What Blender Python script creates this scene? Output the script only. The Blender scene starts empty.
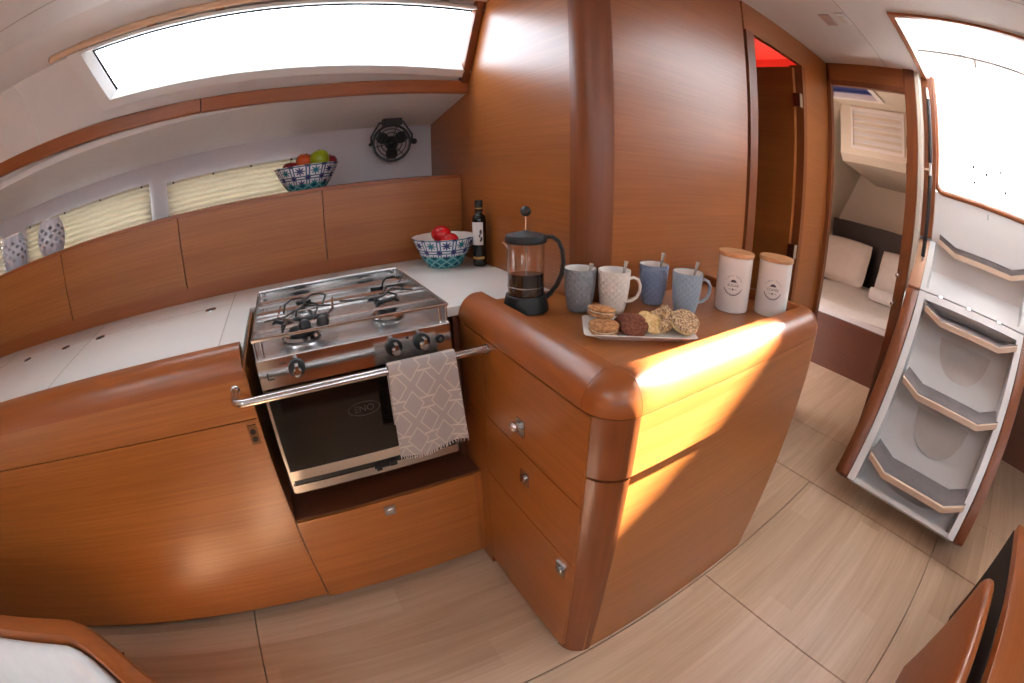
import bpy, bmesh, math, random
from mathutils import Vector, Matrix, Quaternion
PI = math.pi
random.seed(7)
sc = bpy.context.scene
COL = sc.collection

# ------------------------------------------------------------------ materials
def lin(c):
    return tuple(((v/255)/12.92 if v/255 <= .04045 else ((v/255+.055)/1.055)**2.4) for v in c)

class NT:
    def __init__(s, name):
        s.m = bpy.data.materials.new(name); s.m.use_nodes = True
        s.t = s.m.node_tree; s.n = s.t.nodes; s.l = s.t.links
        s.b = s.n['Principled BSDF']
    def add(s, typ, **kw):
        n = s.n.new(typ)
        for k, v in kw.items(): setattr(n, k, v)
        return n
    def link(s, a, b): s.l.new(a, b)
    def val(s, sock, v):
        if isinstance(v, bpy.types.NodeSocket): s.link(v, sock)
        else: sock.default_value = v
    def math(s, op, a, b=0.0, c=0.0):
        n = s.add('ShaderNodeMath', operation=op)
        s.val(n.inputs[0], a); s.val(n.inputs[1], b); s.val(n.inputs[2], c)
        return n.outputs[0]
    def coord(s):
        return s.add('ShaderNodeTexCoord').outputs['Object']
    def mapping(s, vec, scale=(1, 1, 1), loc=(0, 0, 0)):
        n = s.add('ShaderNodeMapping'); s.link(vec, n.inputs[0])
        n.inputs['Scale'].default_value = scale; n.inputs['Location'].default_value = loc
        return n.outputs[0]
    def noise(s, vec, scale=5, detail=4, rough=.55, dist=0):
        n = s.add('ShaderNodeTexNoise'); s.link(vec, n.inputs['Vector'])
        n.inputs['Scale'].default_value = scale; n.inputs['Detail'].default_value = detail
        n.inputs['Roughness'].default_value = rough; n.inputs['Distortion'].default_value = dist
        return n.outputs['Fac']
    def ramp(s, fac, stops, interp='LINEAR'):
        n = s.add('ShaderNodeValToRGB'); n.color_ramp.interpolation = interp
        cr = n.color_ramp
        while len(cr.elements) < len(stops): cr.elements.new(.5)
        for e, (p, c) in zip(cr.elements, stops):
            e.position = p; e.color = (*c, 1) if len(c) == 3 else c
        s.val(n.inputs[0], fac); return n.outputs[0]
    def mix(s, f, a, b):
        n = s.add('ShaderNodeMix', data_type='RGBA')
        s.val(n.inputs[0], f)
        for i, v in ((6, a), (7, b)):
            if isinstance(v, bpy.types.NodeSocket): s.link(v, n.inputs[i])
            else: n.inputs[i].default_value = (*v, 1)
        return n.outputs[2]
    def bump(s, h, strength=.2, dist=.001):
        n = s.add('ShaderNodeBump'); n.inputs['Strength'].default_value = strength
        n.inputs['Distance'].default_value = dist
        s.link(h, n.inputs['Height']); s.link(n.outputs[0], s.b.inputs['Normal'])
    def set(s, **kw):
        names = dict(rough='Roughness', metal='Metallic', coat='Coat Weight', coatr='Coat Roughness',
                     trans='Transmission Weight', ior='IOR', spec='Specular IOR Level', alpha='Alpha', sheen='Sheen Weight')
        for k, v in kw.items():
            if k == 'color':
                if isinstance(v, bpy.types.NodeSocket): s.link(v, s.b.inputs['Base Color'])
                else: s.b.inputs['Base Color'].default_value = (*v, 1)
            else: s.val(s.b.inputs[names[k]], v)
        return s

def plain(name, rgb, rough=.5, metal=0, spec=.5, var=.04, **kw):
    t = NT(name); c = lin(rgb)
    f = t.noise(t.coord(), 14, 3)
    col = t.ramp(f, [(.3, tuple(v*(1-var) for v in c)), (.7, tuple(min(1, v*(1+var)) for v in c))])
    t.set(color=col, rough=rough, metal=metal, spec=spec, **kw)
    return t.m

def wood(name, axis, dark, light, rough=.34, fine=90, coat=.35, band=6, coatr=.3):
    """veneer with the grain along one axis: x, y or z ('xy' = stripes on any upright face)"""
    t = NT(name); c = t.coord()
    lo = 1.2
    sc3 = {'x': (lo, fine, fine), 'y': (fine, lo, fine), 'z': (fine, fine, lo), 'xy': (lo, lo, fine)}[axis]
    sb = {'x': (.35, band, band), 'y': (band, .35, band), 'z': (band, band, .35), 'xy': (.35, .35, band)}[axis]
    f1 = t.noise(t.mapping(c, sc3), 1.6, 4, .6, .3)
    f2 = t.noise(t.mapping(c, sb), 1.3, 3, .5, .5)
    f3 = t.noise(t.mapping(c, tuple(v*2.7 for v in sc3)), 1.0, 2, .5)
    f = t.math('ADD', t.math('MULTIPLY', f1, .5), t.math('ADD', t.math('MULTIPLY', f2, .25), t.math('MULTIPLY', f3, .25)))
    col = t.ramp(f, [(.34, lin(dark)), (.5, tuple((a+b)/2 for a, b in zip(lin(dark), lin(light)))), (.64, lin(light))])
    t.set(color=col, rough=rough, coat=coat, coatr=coatr)
    t.bump(f1, .06, .0006)
    return t.m

VD, VL = (135, 74, 28), (162, 94, 42)
M = {}
M['ven_h'] = wood('veneer_horizontal', 'xy', VD, VL)
M['ven_x'] = wood('veneer_along', 'x', (142, 80, 31), (172, 104, 48), rough=.34)
M['ven_z'] = wood('veneer_upright', 'z', VD, VL)
M['solid_x'] = wood('solid_wood_along', 'x', (138, 72, 28), (154, 84, 36), rough=.34, fine=50, coat=.2)
M['solid_y'] = wood('solid_wood_across', 'y', (138, 72, 28), (154, 84, 36), rough=.34, fine=50, coat=.2)
M['solid_z'] = wood('solid_wood_upright', 'z', (110, 57, 25), (128, 68, 32), rough=.36, fine=50, coat=.15)
M['solid_cap'] = plain('solid_wood_cap', (146, 78, 32), .36, var=.06, coat=.2)
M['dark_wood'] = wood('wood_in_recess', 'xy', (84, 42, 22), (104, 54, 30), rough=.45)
M['band_x'] = M['ven_x']

def floor_mat():
    t = NT('pale_laminate'); c = t.coord()
    sx = t.add('ShaderNodeSeparateXYZ'); t.link(c, sx.inputs[0])
    row = t.math('FLOOR', t.math('MULTIPLY', sx.outputs[1], 9.0))
    colx = t.math('FLOOR', t.math('ADD', t.math('MULTIPLY', sx.outputs[0], .55), t.math('MULTIPLY', row, .37)))
    wn = t.add('ShaderNodeTexWhiteNoise', noise_dimensions='2D')
    cb = t.add('ShaderNodeCombineXYZ'); t.link(row, cb.inputs[0]); t.link(colx, cb.inputs[1]); t.link(cb.outputs[0], wn.inputs[0])
    f1 = t.noise(t.mapping(c, (1.5, 45, 45)), 1.5, 5, .6, .4)
    f2 = t.noise(t.mapping(c, (.8, 9, 9)), 1.6, 3, .5, .8)
    f = t.math('ADD', t.math('MULTIPLY', f1, .35), t.math('ADD', t.math('MULTIPLY', f2, .4), t.math('MULTIPLY', wn.outputs[0], .25)))
    col = t.ramp(f, [(.3, lin((178, 146, 116))), (.5, lin((198, 166, 136))), (.7, lin((214, 186, 158)))])
    t.set(color=col, rough=.42, coat=.1, coatr=.3)
    return t.m
M['floor'] = floor_mat()
M['gap'] = plain('dark_joint_and_shade', (38, 24, 16), .8)
M['white'] = plain('gloss_white_moulding', (228, 226, 224), .3, var=.01)
M['liner'] = plain('headliner_white', (228, 224, 222), .6, var=.015)
M['hullwhite'] = plain('hull_lining_white', (208, 203, 208), .65, var=.015)
M['cream'] = plain('cream_lining', (214, 204, 188), .55, var=.02)
M['counter'] = plain('white_laminate_top', (236, 230, 224), .28, var=.012)
M['black'] = plain('black_plastic', (18, 18, 20), .35)
M['matte_black'] = plain('black_satin', (22, 22, 24), .5)
M['rubber'] = plain('dark_rubber', (40, 38, 38), .8)
M['steel'] = plain('polished_steel', (205, 202, 200), .14, 1, var=.02)
M['brushed'] = plain('brushed_steel', (180, 176, 174), .26, 1, var=.04)
M['barsteel'] = plain('satin_steel', (214, 210, 208), .24, 1, var=.02)
M['darksteel'] = plain('dark_steel', (70, 62, 58), .3, 1)
M['glassdark'] = plain('smoked_oven_glass', (16, 12, 10), .06)
M['tread'] = plain('grey_nonslip', (122, 114, 113), .85, var=.12)
M['nose'] = plain('pale_wood_nosing', (234, 208, 184), .45)
M['cushion'] = plain('white_leather', (228, 228, 226), .5)
M['red_lit_wall'] = plain('red_lit_lining', (226, 70, 50), .6)  # red-lit look put into the base colour
M['black_leather'] = plain('dark_leather', (34, 28, 28), .45)
M['linen'] = plain('white_linen', (228, 220, 214), .9)
M['cork'] = wood('pale_lid_wood', 'x', (196, 140, 92), (216, 164, 116), rough=.5, fine=60, coat=0)
M['ceramic_white'] = plain('white_glaze', (236, 228, 220), .2)
M['print'] = plain('grey_print', (92, 80, 82), .6)
M['tomato'] = plain('red_tomato_skin', (198, 20, 24), .18, var=.2)
M['label'] = plain('paper_label', (232, 226, 222), .6)
M['gold'] = plain('gold_label', (190, 150, 80), .4)
M['bottle'] = plain('dark_bottle_glass', (20, 16, 10), .08)
M['apple_red'] = plain('dark_red_apple_skin', (132, 20, 28), .3, var=.3)
M['apple_orange'] = plain('orange_peach_skin', (204, 84, 34), .35, var=.2)
M['apple_green'] = plain('green_apple_skin', (150, 168, 30), .3, var=.15)
M['apple_pale'] = plain('pale_yellow_skin', (196, 178, 90), .4, var=.15)
M['logo'] = plain('teal_mark', (70, 120, 118), .5)
_c = NT('white_canvas'); _d = _c.add('ShaderNodeBsdfDiffuse'); _d.inputs[0].default_value = (.85, .85, .87, 1)
_q = _c.add('ShaderNodeBsdfTranslucent'); _q.inputs[0].default_value = (.85, .85, .87, 1); _x = _c.add('ShaderNodeMixShader'); _x.inputs[0].default_value = .3
_c.link(_d.outputs[0], _x.inputs[1]); _c.link(_q.outputs[0], _x.inputs[2]); _c.link(_x.outputs[0], _c.n['Material Output'].inputs[0]); M['canvas'] = _c.m
M['gelcoat'] = plain('white_gelcoat', (238, 240, 242), .35)

def glass(name, rgb=(255, 255, 255), rough=0.0, ior=1.45):
    t = NT(name); t.set(color=lin(rgb), rough=rough, trans=1.0, ior=ior); return t.m
M['clearglass'] = glass('clear_glass')
def thin_pane():
    t = NT('window_pane')
    tr = t.add('ShaderNodeBsdfTransparent'); tr.inputs[0].default_value = (.96, .98, 1, 1)
    gl = t.add('ShaderNodeBsdfGlossy'); gl.inputs['Roughness'].default_value = .02
    mx = t.add('ShaderNodeMixShader'); mx.inputs[0].default_value = .05
    t.link(tr.outputs[0], mx.inputs[1]); t.link(gl.outputs[0], mx.inputs[2])
    t.link(mx.outputs[0], t.n['Material Output'].inputs[0]); return t.m
M['pane'] = thin_pane()
def coffee():
    t = NT('coffee'); t.set(color=lin((22, 8, 4)), rough=.05); return t.m
M['coffee'] = coffee()
def blind_mat():
    t = NT('pleated_blind_fabric')
    d = t.add('ShaderNodeBsdfDiffuse'); d.inputs[0].default_value = (*lin((244, 238, 226)), 1)
    tl = t.add('ShaderNodeBsdfTranslucent'); tl.inputs[0].default_value = (*lin((248, 238, 220)), 1)
    mx = t.add('ShaderNodeMixShader'); mx.inputs[0].default_value = .22
    t.link(d.outputs[0], mx.inputs[1]); t.link(tl.outputs[0], mx.inputs[2])
    t.link(mx.outputs[0], t.n['Material Output'].inputs[0]); return t.m
M['blind'] = blind_mat()
def mug_mat(name, rgb):
    t = NT(name); c = t.coord()
    sx = t.add('ShaderNodeSeparateXYZ'); t.link(c, sx.inputs[0])
    th = t.math('MULTIPLY', t.math('ARCTAN2', sx.outputs[1], sx.outputs[0]), 14.0)
    z = t.math('MULTIPLY', sx.outputs[2], 360.0)
    a = t.math('ABSOLUTE', t.math('SINE', t.math('MULTIPLY', t.math('ADD', th, z), .5)))
    b = t.math('ABSOLUTE', t.math('SINE', t.math('MULTIPLY', t.math('SUBTRACT', th, z), .5)))
    h = t.math('MINIMUM', a, b)
    t.set(color=lin(rgb), rough=.32); t.bump(h, .8, .0022)
    return t.m
M['mug_grey'] = mug_mat('grey_glaze', (140, 142, 146))
M['mug_white'] = mug_mat('offwhite_glaze', (236, 224, 212))
M['mug_blue'] = mug_mat('slate_blue_glaze', (128, 140, 166))
M['mug_light'] = mug_mat('light_blue_glaze', (156, 174, 190))
def bowl_mat(z0, zl, nm='patterned_bowl_glaze'):
    t = NT(nm); c = t.coord()
    sx = t.add('ShaderNodeSeparateXYZ'); t.link(c, sx.inputs[0])
    u = t.math('MULTIPLY', t.math('ARCTAN2', sx.outputs[1], sx.outputs[0]), 12/(2*PI)*1.0)
    v = t.math('DIVIDE', t.math('SUBTRACT', sx.outputs[2], z0), .052)
    fu = t.math('SUBTRACT', t.math('FRACT', u), .5); fv = t.math('SUBTRACT', t.math('FRACT', v), .5)
    au = t.math('ABSOLUTE', fu); av = t.math('ABSOLUTE', fv)
    dia = t.math('ADD', au, av)                                   # diamonds
    rr = t.math('SQRT', t.math('ADD', t.math('MULTIPLY', fu, fu), t.math('MULTIPLY', fv, fv)))
    ang = t.math('ARCTAN2', fv, fu)
    star = t.math('ADD', .24, t.math('MULTIPLY', .10, t.math('COSINE', t.math('MULTIPLY', ang, 8.0))))
    instar = t.math('LESS_THAN', rr, star)
    corner = t.math('GREATER_THAN', dia, .78)
    chain = t.math('LESS_THAN', t.math('ABSOLUTE', t.math('SUBTRACT', t.math('MAXIMUM', au, av), .40)), .045)
    navy, white, teal = lin((46, 62, 112)), lin((226, 226, 234)), lin((40, 120, 140))
    col = t.mix(instar, white, t.mix(t.math('GREATER_THAN', t.math('FRACT', t.math('MULTIPLY', u, .5)), .5), navy, teal))
    col = t.mix(corner, col, lin((70, 50, 110)))
    col = t.mix(chain, col, lin((60, 110, 140)))
    # lower band: teal on lighter teal lattice
    v2 = t.math('DIVIDE', sx.outputs[2], .03)
    fu2 = t.math('ABSOLUTE', t.math('SUBTRACT', t.math('FRACT', t.math('MULTIPLY', u, 1.0)), .5))
    fv2 = t.math('ABSOLUTE', t.math('SUBTRACT', t.math('FRACT', v2), .5))
    d2 = t.math('ABSOLUTE', t.math('SUBTRACT', t.math('ADD', fu2, fv2), .5))
    low = t.mix(t.math('LESS_THAN', d2, .09), lin((44, 128, 138)), lin((130, 186, 190)))
    low = t.mix(t.math('LESS_THAN', t.math('ADD', fu2, fv2), .22), low, lin((26, 74, 96)))
    isl = t.math('LESS_THAN', sx.outputs[2], zl)
    col = t.mix(isl, col, low)
    t.set(color=col, rough=.22); return t.m
M['bowl'] = bowl_mat(.068, .050); M['bowl2'] = bowl_mat(.048, .022, 'patterned_bowl_glaze_wide')
def towel_mat():
    t = NT('woven_towel'); c = t.coord()
    sx = t.add('ShaderNodeSeparateXYZ'); t.link(c, sx.inputs[0])
    x = sx.outputs[0]; z = sx.outputs[2]
    u = t.math('DIVIDE', x, .072); v = t.math('DIVIDE', z, .098)
    fu = t.math('ABSOLUTE', t.math('SUBTRACT', t.math('FRACT', u), .5)); fv = t.math('ABSOLUTE', t.math('SUBTRACT', t.math('FRACT', v), .5))
    a = t.math('ABSOLUTE', t.math('SUBTRACT', t.math('ADD', fu, fv), .36))
    b = t.math('ABSOLUTE', t.math('SUBTRACT', t.math('ADD', fu, fv), .66))
    e1 = t.math('ABSOLUTE', t.math('SUBTRACT', fv, .14))
    e1 = t.math('ADD', e1, t.math('MULTIPLY', t.math('LESS_THAN', fu, .26), 1.0))
    m = t.math('MINIMUM', t.math('MINIMUM', a, b), e1)
    line = t.math('MULTIPLY', t.math('LESS_THAN', m, .022), .75)
    wv = t.noise(t.mapping(c, (900, 900, 900)), 1, 2)
    g = t.mix(wv, lin((150, 138, 134)), lin((176, 164, 158)))
    col = t.mix(line, g, lin((204, 188, 172)))
    t.set(color=col, rough=.95, sheen=.3); t.bump(wv, .4, .0006)
    return t.m
M['towel'] = towel_mat()
def cookie(name, a, b, scale=120, bump=.003):
    t = NT(name); c = t.coord()
    n = t.noise(c, scale, 5, .7)
    t.set(color=t.ramp(n, [(.38, lin(a)), (.62, lin(b))]), rough=.85); t.bump(n, .8, bump); return t.m
M['cookie_brown'] = cookie('golden_biscuit', (150, 92, 50), (206, 150, 98))
M['cookie_dark'] = cookie('cocoa_biscuit', (96, 46, 28), (138, 78, 50))
M['cookie_pale'] = cookie('butter_biscuit', (214, 170, 106), (240, 210, 156))
M['cookie_nut'] = cookie('nut_crusted_biscuit', (110, 66, 38), (232, 200, 156), 170)
M['cream_fill'] = plain('cream_filling', (236, 206, 170), .6)

# ------------------------------------------------------------------ mesh builder
class MB:
    def __init__(s): s.bm = bmesh.new()
    def poly(s, pts, faces):
        vs = [s.bm.verts.new(p) for p in pts]
        out = []
        for f in faces:
            try: out.append(s.bm.faces.new([vs[i] for i in f]))
            except ValueError: pass
        return vs, out
    def _bev(s, fs, r, seg=2):
        if r <= 0: return
        ed = list({e for f in fs for e in f.edges if len(e.link_faces) == 2 and e.calc_face_angle(0) > .5})
        if ed: bmesh.ops.bevel(s.bm, geom=ed, offset=r, segments=seg, profile=.5, affect='EDGES', clamp_overlap=True)
    def box(s, x0, x1, y0, y1, z0, z1, r=0, seg=2):
        pts = [(x, y, z) for z in (z0, z1) for y in (y0, y1) for x in (x0, x1)]
        _, fs = s.poly(pts, [(0, 2, 3, 1), (4, 5, 7, 6), (0, 1, 5, 4), (2, 6, 7, 3), (0, 4, 6, 2), (1, 3, 7, 5)])
        s._bev(fs, r, seg); return s
    def prism(s, poly, axis, a0, a1, r=0, seg=2):
        n = len(poly)
        def P(u, v, a): return {'x': (a, u, v), 'y': (u, a, v), 'z': (u, v, a)}[axis]
        pts = [P(u, v, a0) for u, v in poly]+[P(u, v, a1) for u, v in poly]
        fs = [tuple(range(n))[::-1], tuple(range(n, 2*n))]+[(i, (i+1) % n, n+(i+1) % n, n+i) for i in range(n)]
        _, F = s.poly(pts, fs); s.bm.normal_update(); bmesh.ops.recalc_face_normals(s.bm, faces=F)
        s._bev(F, r, seg); return s
    def hexa(s, p, r=0):
        """8 corners: bottom loop 0-3, top loop 4-7"""
        _, F = s.poly(p, [(3, 2, 1, 0), (4, 5, 6, 7), (0, 1, 5, 4), (1, 2, 6, 5), (2, 3, 7, 6), (3, 0, 4, 7)])
        bmesh.ops.recalc_face_normals(s.bm, faces=F); s._bev(F, r); return s
    def loft(s, rings, closed=True, caps=True):
        n = len(rings[0]); R = [[s.bm.verts.new(p) for p in r] for r in rings]; F = []
        for a, b in zip(R, R[1:]):
            for i in range(n if closed else n-1):
                j = (i+1) % n
                try: F.append(s.bm.faces.new([a[i], a[j], b[j], b[i]]))
                except ValueError: pass
        if caps and closed:
            F.append(s.bm.faces.new(R[0][::-1])); F.append(s.bm.faces.new(R[-1]))
        bmesh.ops.recalc_face_normals(s.bm, faces=F); return s
    def lathe(s, prof, c=(0, 0, 0), seg=40, axis='z', caps=True):
        rings = []
        for r, h in prof:
            ring = []
            for i in range(seg):
                a = 2*PI*i/seg; u, v = r*math.cos(a), r*math.sin(a)
                p = {'z': (u, v, h), 'y': (u, h, v), 'x': (h, u, v)}[axis]
                ring.append((c[0]+p[0], c[1]+p[1], c[2]+p[2]))
            rings.append(ring)
        return s.loft(rings, True, caps)
    def tube(s, pts, r, seg=12, closed=False):
        pts = [Vector(p) for p in pts]; n = len(pts)
        rr = r if isinstance(r, (list, tuple)) else [r]*n
        rings = []; up = None
        for i, p in enumerate(pts):
            if closed: d = (pts[(i+1) % n]-pts[i-1]).normalized()
            else: d = (pts[min(i+1, n-1)]-pts[max(i-1, 0)]).normalized()
            if up is None:
                up = d.orthogonal().normalized()
            up = (up-d*up.dot(d)).normalized(); q = d.cross(up)
            rings.append([tuple(p+up*rr[i]*math.cos(2*PI*k/seg)+q*rr[i]*math.sin(2*PI*k/seg)) for k in range(seg)])
        if closed: rings.append(rings[0])
        return s.loft(rings, True, not closed)
    def ball(s, c, r, seg=20, flat=None, noise=0):
        r = (r, r, r) if not isinstance(r, (tuple, list)) else r
        rings = []
        k = seg//2
        for i in range(1, k):
            a = PI*i/k
            rings.append([(c[0]+r[0]*math.sin(a)*math.cos(2*PI*j/seg), c[1]+r[1]*math.sin(a)*math.sin(2*PI*j/seg), c[2]-r[2]*math.cos(a)) for j in range(seg)])
        if noise:
            rings = [[tuple(c[q]+(p[q]-c[q])*(1+random.uniform(-noise, noise)) for q in range(3)) for p in g] for g in rings]
        return s.loft(rings)
    def grid(s, f, nu, nv, thick=0):
        V = [[s.bm.verts.new(f(i/nu, j/nv)) for i in range(nu+1)] for j in range(nv+1)]; F = []
        for j in range(nv):
            for i in range(nu):
                F.append(s.bm.faces.new([V[j][i], V[j][i+1], V[j+1][i+1], V[j+1][i]]))
        if thick:
            bmesh.ops.recalc_face_normals(s.bm, faces=F)
            bmesh.ops.solidify(s.bm, geom=F, thickness=thick)
        return s
    def verts_faces(s, vs, fs):
        s.poly(vs, fs); return s
    def move(s, v): bmesh.ops.translate(s.bm, verts=s.bm.verts, vec=v); return s
    def rot(s, ang, axis='Z', c=(0, 0, 0)):
        bmesh.ops.rotate(s.bm, verts=s.bm.verts, cent=c, matrix=Matrix.Rotation(ang, 3, axis)); return s

def tag(o, label=None, cat=None, group=None, kind=None):
    if label: o['label'] = label
    if cat: o['category'] = cat
    if group: o['group'] = group
    if kind: o['kind'] = kind
    return o

def wloc(o):
    v = Vector((0, 0, 0))
    while o: v += o.location; o = o.parent
    return v

def fin(mb, name, mat, parent=None, local=False, origin=None, angle=35, label=None):
    bm = mb.bm
    off = Vector((0, 0, 0))
    if parent is not None and not local: off = wloc(parent)
    if parent is None and origin is not None: off = Vector(origin)
    if off.length: bmesh.ops.translate(bm, verts=bm.verts, vec=-off)
    me = bpy.data.meshes.new(name); bm.normal_update()
    ca = math.radians(angle)
    for f in bm.faces: f.smooth = True
    for e in bm.edges:
        if len(e.link_faces) == 2 and e.calc_face_angle(0) > ca: e.smooth = False
    bm.to_mesh(me); bm.free()
    me.materials.append(mat if not isinstance(mat, str) else M[mat])
    o = bpy.data.objects.new(name, me); COL.objects.link(o)
    if parent is not None: o.parent = parent
    elif origin is not None: o.location = origin
    if label: o['label'] = label
    return o

def thing(name, label, cat, loc=(0, 0, 0), rz=0, group=None):
    o = bpy.data.objects.new(name, None); COL.objects.link(o); o.empty_display_size = .05
    o.location = loc; o.rotation_euler = (0, 0, rz)
    return tag(o, label, cat, group)

def struct(name, mb, mat, angle=35):
    return tag(fin(mb, name, mat, angle=angle), kind='structure')

def copy_tree(o, parent=None):
    c = o.copy(); COL.objects.link(c); c.parent = parent
    for ch in [x for x in list(bpy.data.objects) if x.parent == o]: copy_tree(ch, c)
    return c

def text_geo(s, size):
    cu = bpy.data.curves.new('t', 'FONT'); cu.body = s; cu.size = size; cu.align_x = 'CENTER'; cu.align_y = 'CENTER'
    ob = bpy.data.objects.new('t', cu); COL.objects.link(ob)
    dg = bpy.context.evaluated_depsgraph_get()
    me = bpy.data.meshes.new_from_object(ob.evaluated_get(dg))
    vs = [tuple(v.co) for v in me.vertices]; fs = [tuple(p.vertices) for p in me.polygons]
    bpy.data.objects.remove(ob); bpy.data.curves.remove(cu); bpy.data.meshes.remove(me)
    return vs, fs

# ------------------------------------------------------------------ room shell
CZ = .90            # counter height
CEIL = 2.06
# floor boards as separate panels over a dark sub floor
g = .0025
mb = MB()
def board(x0, x1, y0, y1): mb.box(x0+g, x1-g, y0+g, y1-g, -.02, 0)
board(-3.2, -.453, .4725, 1.30); board(-.453, .6, .4725, 1.30); board(.6, 1.875, .4725, 1.3)
board(-3.2, 1.034, -2.1, .4725); board(1.034, 1.875, -.335, .4725); board(1.034, 1.875, -2.1, -.335)
board(1.875, 2.354, -.335, 1.3); board(1.875, 2.354, -2.1, -.335)
board(2.354, 5.0, -2.1, 2.3)
struct('floor', mb, 'floor')
struct('floor_base', MB().box(-3.2, 5, -2.1, 2.4, -.06, -.0205), 'gap')

# bulkhead aft of the galley, rounded corner post, long panel with the door, end bulkhead
struct('wall_galley', MB().prism([(1.028, 0), (2.25, 0), (2.25, 1.53), (1.775, 1.62), (1.745, 1.66), (1.60, 1.975), (1.42, CEIL), (1.028, CEIL)], 'x', .757, .79), 'ven_h')
def arc(cx, cy, r, a0, a1, n=10): return [(cx+r*math.cos(math.radians(a0+(a1-a0)*i/n)), cy+r*math.sin(math.radians(a0+(a1-a0)*i/n))) for i in range(n+1)]
post = arc(.838, 1.023, .086, 180, 270)+[(.838, 1.023)]
struct('trim_1', MB().prism(post, 'z', CZ, CEIL), 'solid_z')
struct('wall_passage', MB().box(.841, 1.543, .942, .965, 0, CEIL).box(2.10, 2.48, .942, .965, 0, CEIL).box(1.556, 2.10, .942, .965, 1.925, CEIL).box(1.543, 1.556, .962, .972, 0, CEIL), 'ven_h')
struct('trim_2', MB().box(1.558, 1.618, .936, .975, 0, 1.925, .006).box(2.098, 2.14, .939, 1.01, 0, 1.925, .006), 'solid_z')
# head compartment behind the door: red light painted into the lining colour
struct('wall_head_compartment', MB().box(2.4, 2.42, .97, 1.52, 0, CEIL).box(2.095, 2.4, 1.5, 1.52, 0, CEIL).box(1.57, 2.4, .98, 1.5, CEIL-.004, CEIL-.002), 'red_lit_wall')
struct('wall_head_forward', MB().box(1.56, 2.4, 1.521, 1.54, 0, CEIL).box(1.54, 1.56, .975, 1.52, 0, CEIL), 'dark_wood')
d1 = thing('door_1', 'open wooden door swung into the washroom behind the long panelled wall', 'door', (2.07, .985, 0)); tag(d1, kind='structure')
fin(MB().box(2.062, 2.092, .978, 1.48, .02, 1.905, .002), 'door_leaf', 'ven_h', d1)
for z in (1.73, .98):
    h = fin(MB().box(2.052, 2.085, .938, .977, z-.035, z+.035, .003), 'hinge', 'steel', d1)
    fin(MB().lathe([(.006, z-.03), (.006, z+.03)], (2.062, .951, 0), 12), 'hinge_pin', 'brushed', h)
wl = thing('washroom_fill', 'small fill lamp added inside the washroom, out of sight behind the open door', 'lamp', (2.25, 1.25, 1.7))  # added unseen fill that brightens the red lining
fin(MB().lathe([(.03, 1.68), (.035, 1.69), (.035, 1.71), (.03, 1.72)], (2.38, 1.25, 0), 20), 'housing', 'white', wl)
_l = bpy.data.lights.new('washroom_fill_light', 'POINT'); _l.energy = 3.5; _l.shadow_soft_size = .04
_o = bpy.data.objects.new('washroom_fill_light', _l); COL.objects.link(_o); _o.location = (2.25, 1.25, 1.6)

# end bulkhead with the doorway into the aft cabin
struct('wall_aft', MB().box(2.47, 2.50, .925, .96, 0, CEIL).box(2.47, 2.50, .385, .96, 1.93, CEIL), 'ven_h')
struct('trim_3', MB().box(2.460, 2.505, .918, .944, 0, 1.935, .006).box(2.455, 2.51, .385, .45, 0, CEIL, .01).box(2.462, 2.503, .44, .91, 1.925, 1.955, .006), 'solid_z')
struct('trim_4', MB().box(2.47, 2.56, .36, .383, 0.9, CEIL, .004), 'cream')
struct('trim_5', MB().box(2.56, 2.63, .285, .358, 1.2, CEIL, .006), 'solid_z')
# aft side of the saloon right of the ladder
struct('wall_starboard_aft', MB().box(3.3, 3.33, -2.1, -.5, 0, CEIL).box(2.62, 3.3, -.52, -.49, 0, CEIL), 'dark_wood')

# ceiling with the companionway slot (x 1.74-2.6, y -.45-.32)
mb = MB()
for a, b, c, d in ((-3.2, 1.74, -.15, 1.40), (-3.2, -1.35, -.75, -.15), (-.75, 1.74, -.75, -.15), (-3.2, 1.74, -.80, -.75), (-3.2, .1, -1.3, -.8), (.6, 1.74, -1.3, -.8), (-3.2, 1.74, -2.1, -1.3)):
    mb.box(a, b, c, d, CEIL, CEIL+.05)
mb.box(1.74, 2.62, .325, 1.0, CEIL, CEIL+.05); mb.box(1.74, 2.62, -2.1, -.455, CEIL, CEIL+.05)
mb.box(2.62, 3.33, -2.1, -.455, CEIL, CEIL+.05)
mb.prism([(1.40, CEIL), (1.585, 1.975), (1.62, 2.03), (1.42, 2.11)], 'x', -3.2, .757)
mb.box(2.42, 2.5, .97, 1.55, CEIL, CEIL+.05); mb.box(.756, 2.10, .97, 1.62, CEIL-.001, CEIL+.05); mb.box(2.1, 2.42, .97, 1.55, CEIL, CEIL+.05)
o = struct('ceiling', mb, 'liner')
# the slab above leaves room for two deck hatches (behind the camera)
for k, (x0, x1, y0, y1) in enumerate(((-1.35, -.75, -.75, -.15), (.1, .6, -1.3, -.8))):
    w = tag(thing('window_%d' % (k+5), ['square deck hatch in the saloon ceiling behind the camera', 'smaller deck hatch in the ceiling to starboard'][k], 'window', ((x0+x1)/2, (y0+y1)/2, CEIL)), kind='structure')
    f = MB()
    for a, b, c, d in ((x0-.03, x1+.03, y0-.03, y0+.012), (x0-.03, x1+.03, y1-.012, y1+.03), (x0-.03, x0+.012, y0+.012, y1-.012), (x1-.012, x1+.03, y0+.012, y1-.012)):
        f.box(a, b, c, d, CEIL-.008, CEIL+.07, .003)
    fin(f, 'window_frame', 'white', w)
    fin(MB().box(x0+.01, x1-.01, y0+.01, y1-.01, CEIL+.05, CEIL+.058), 'pane', 'pane', w)
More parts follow.
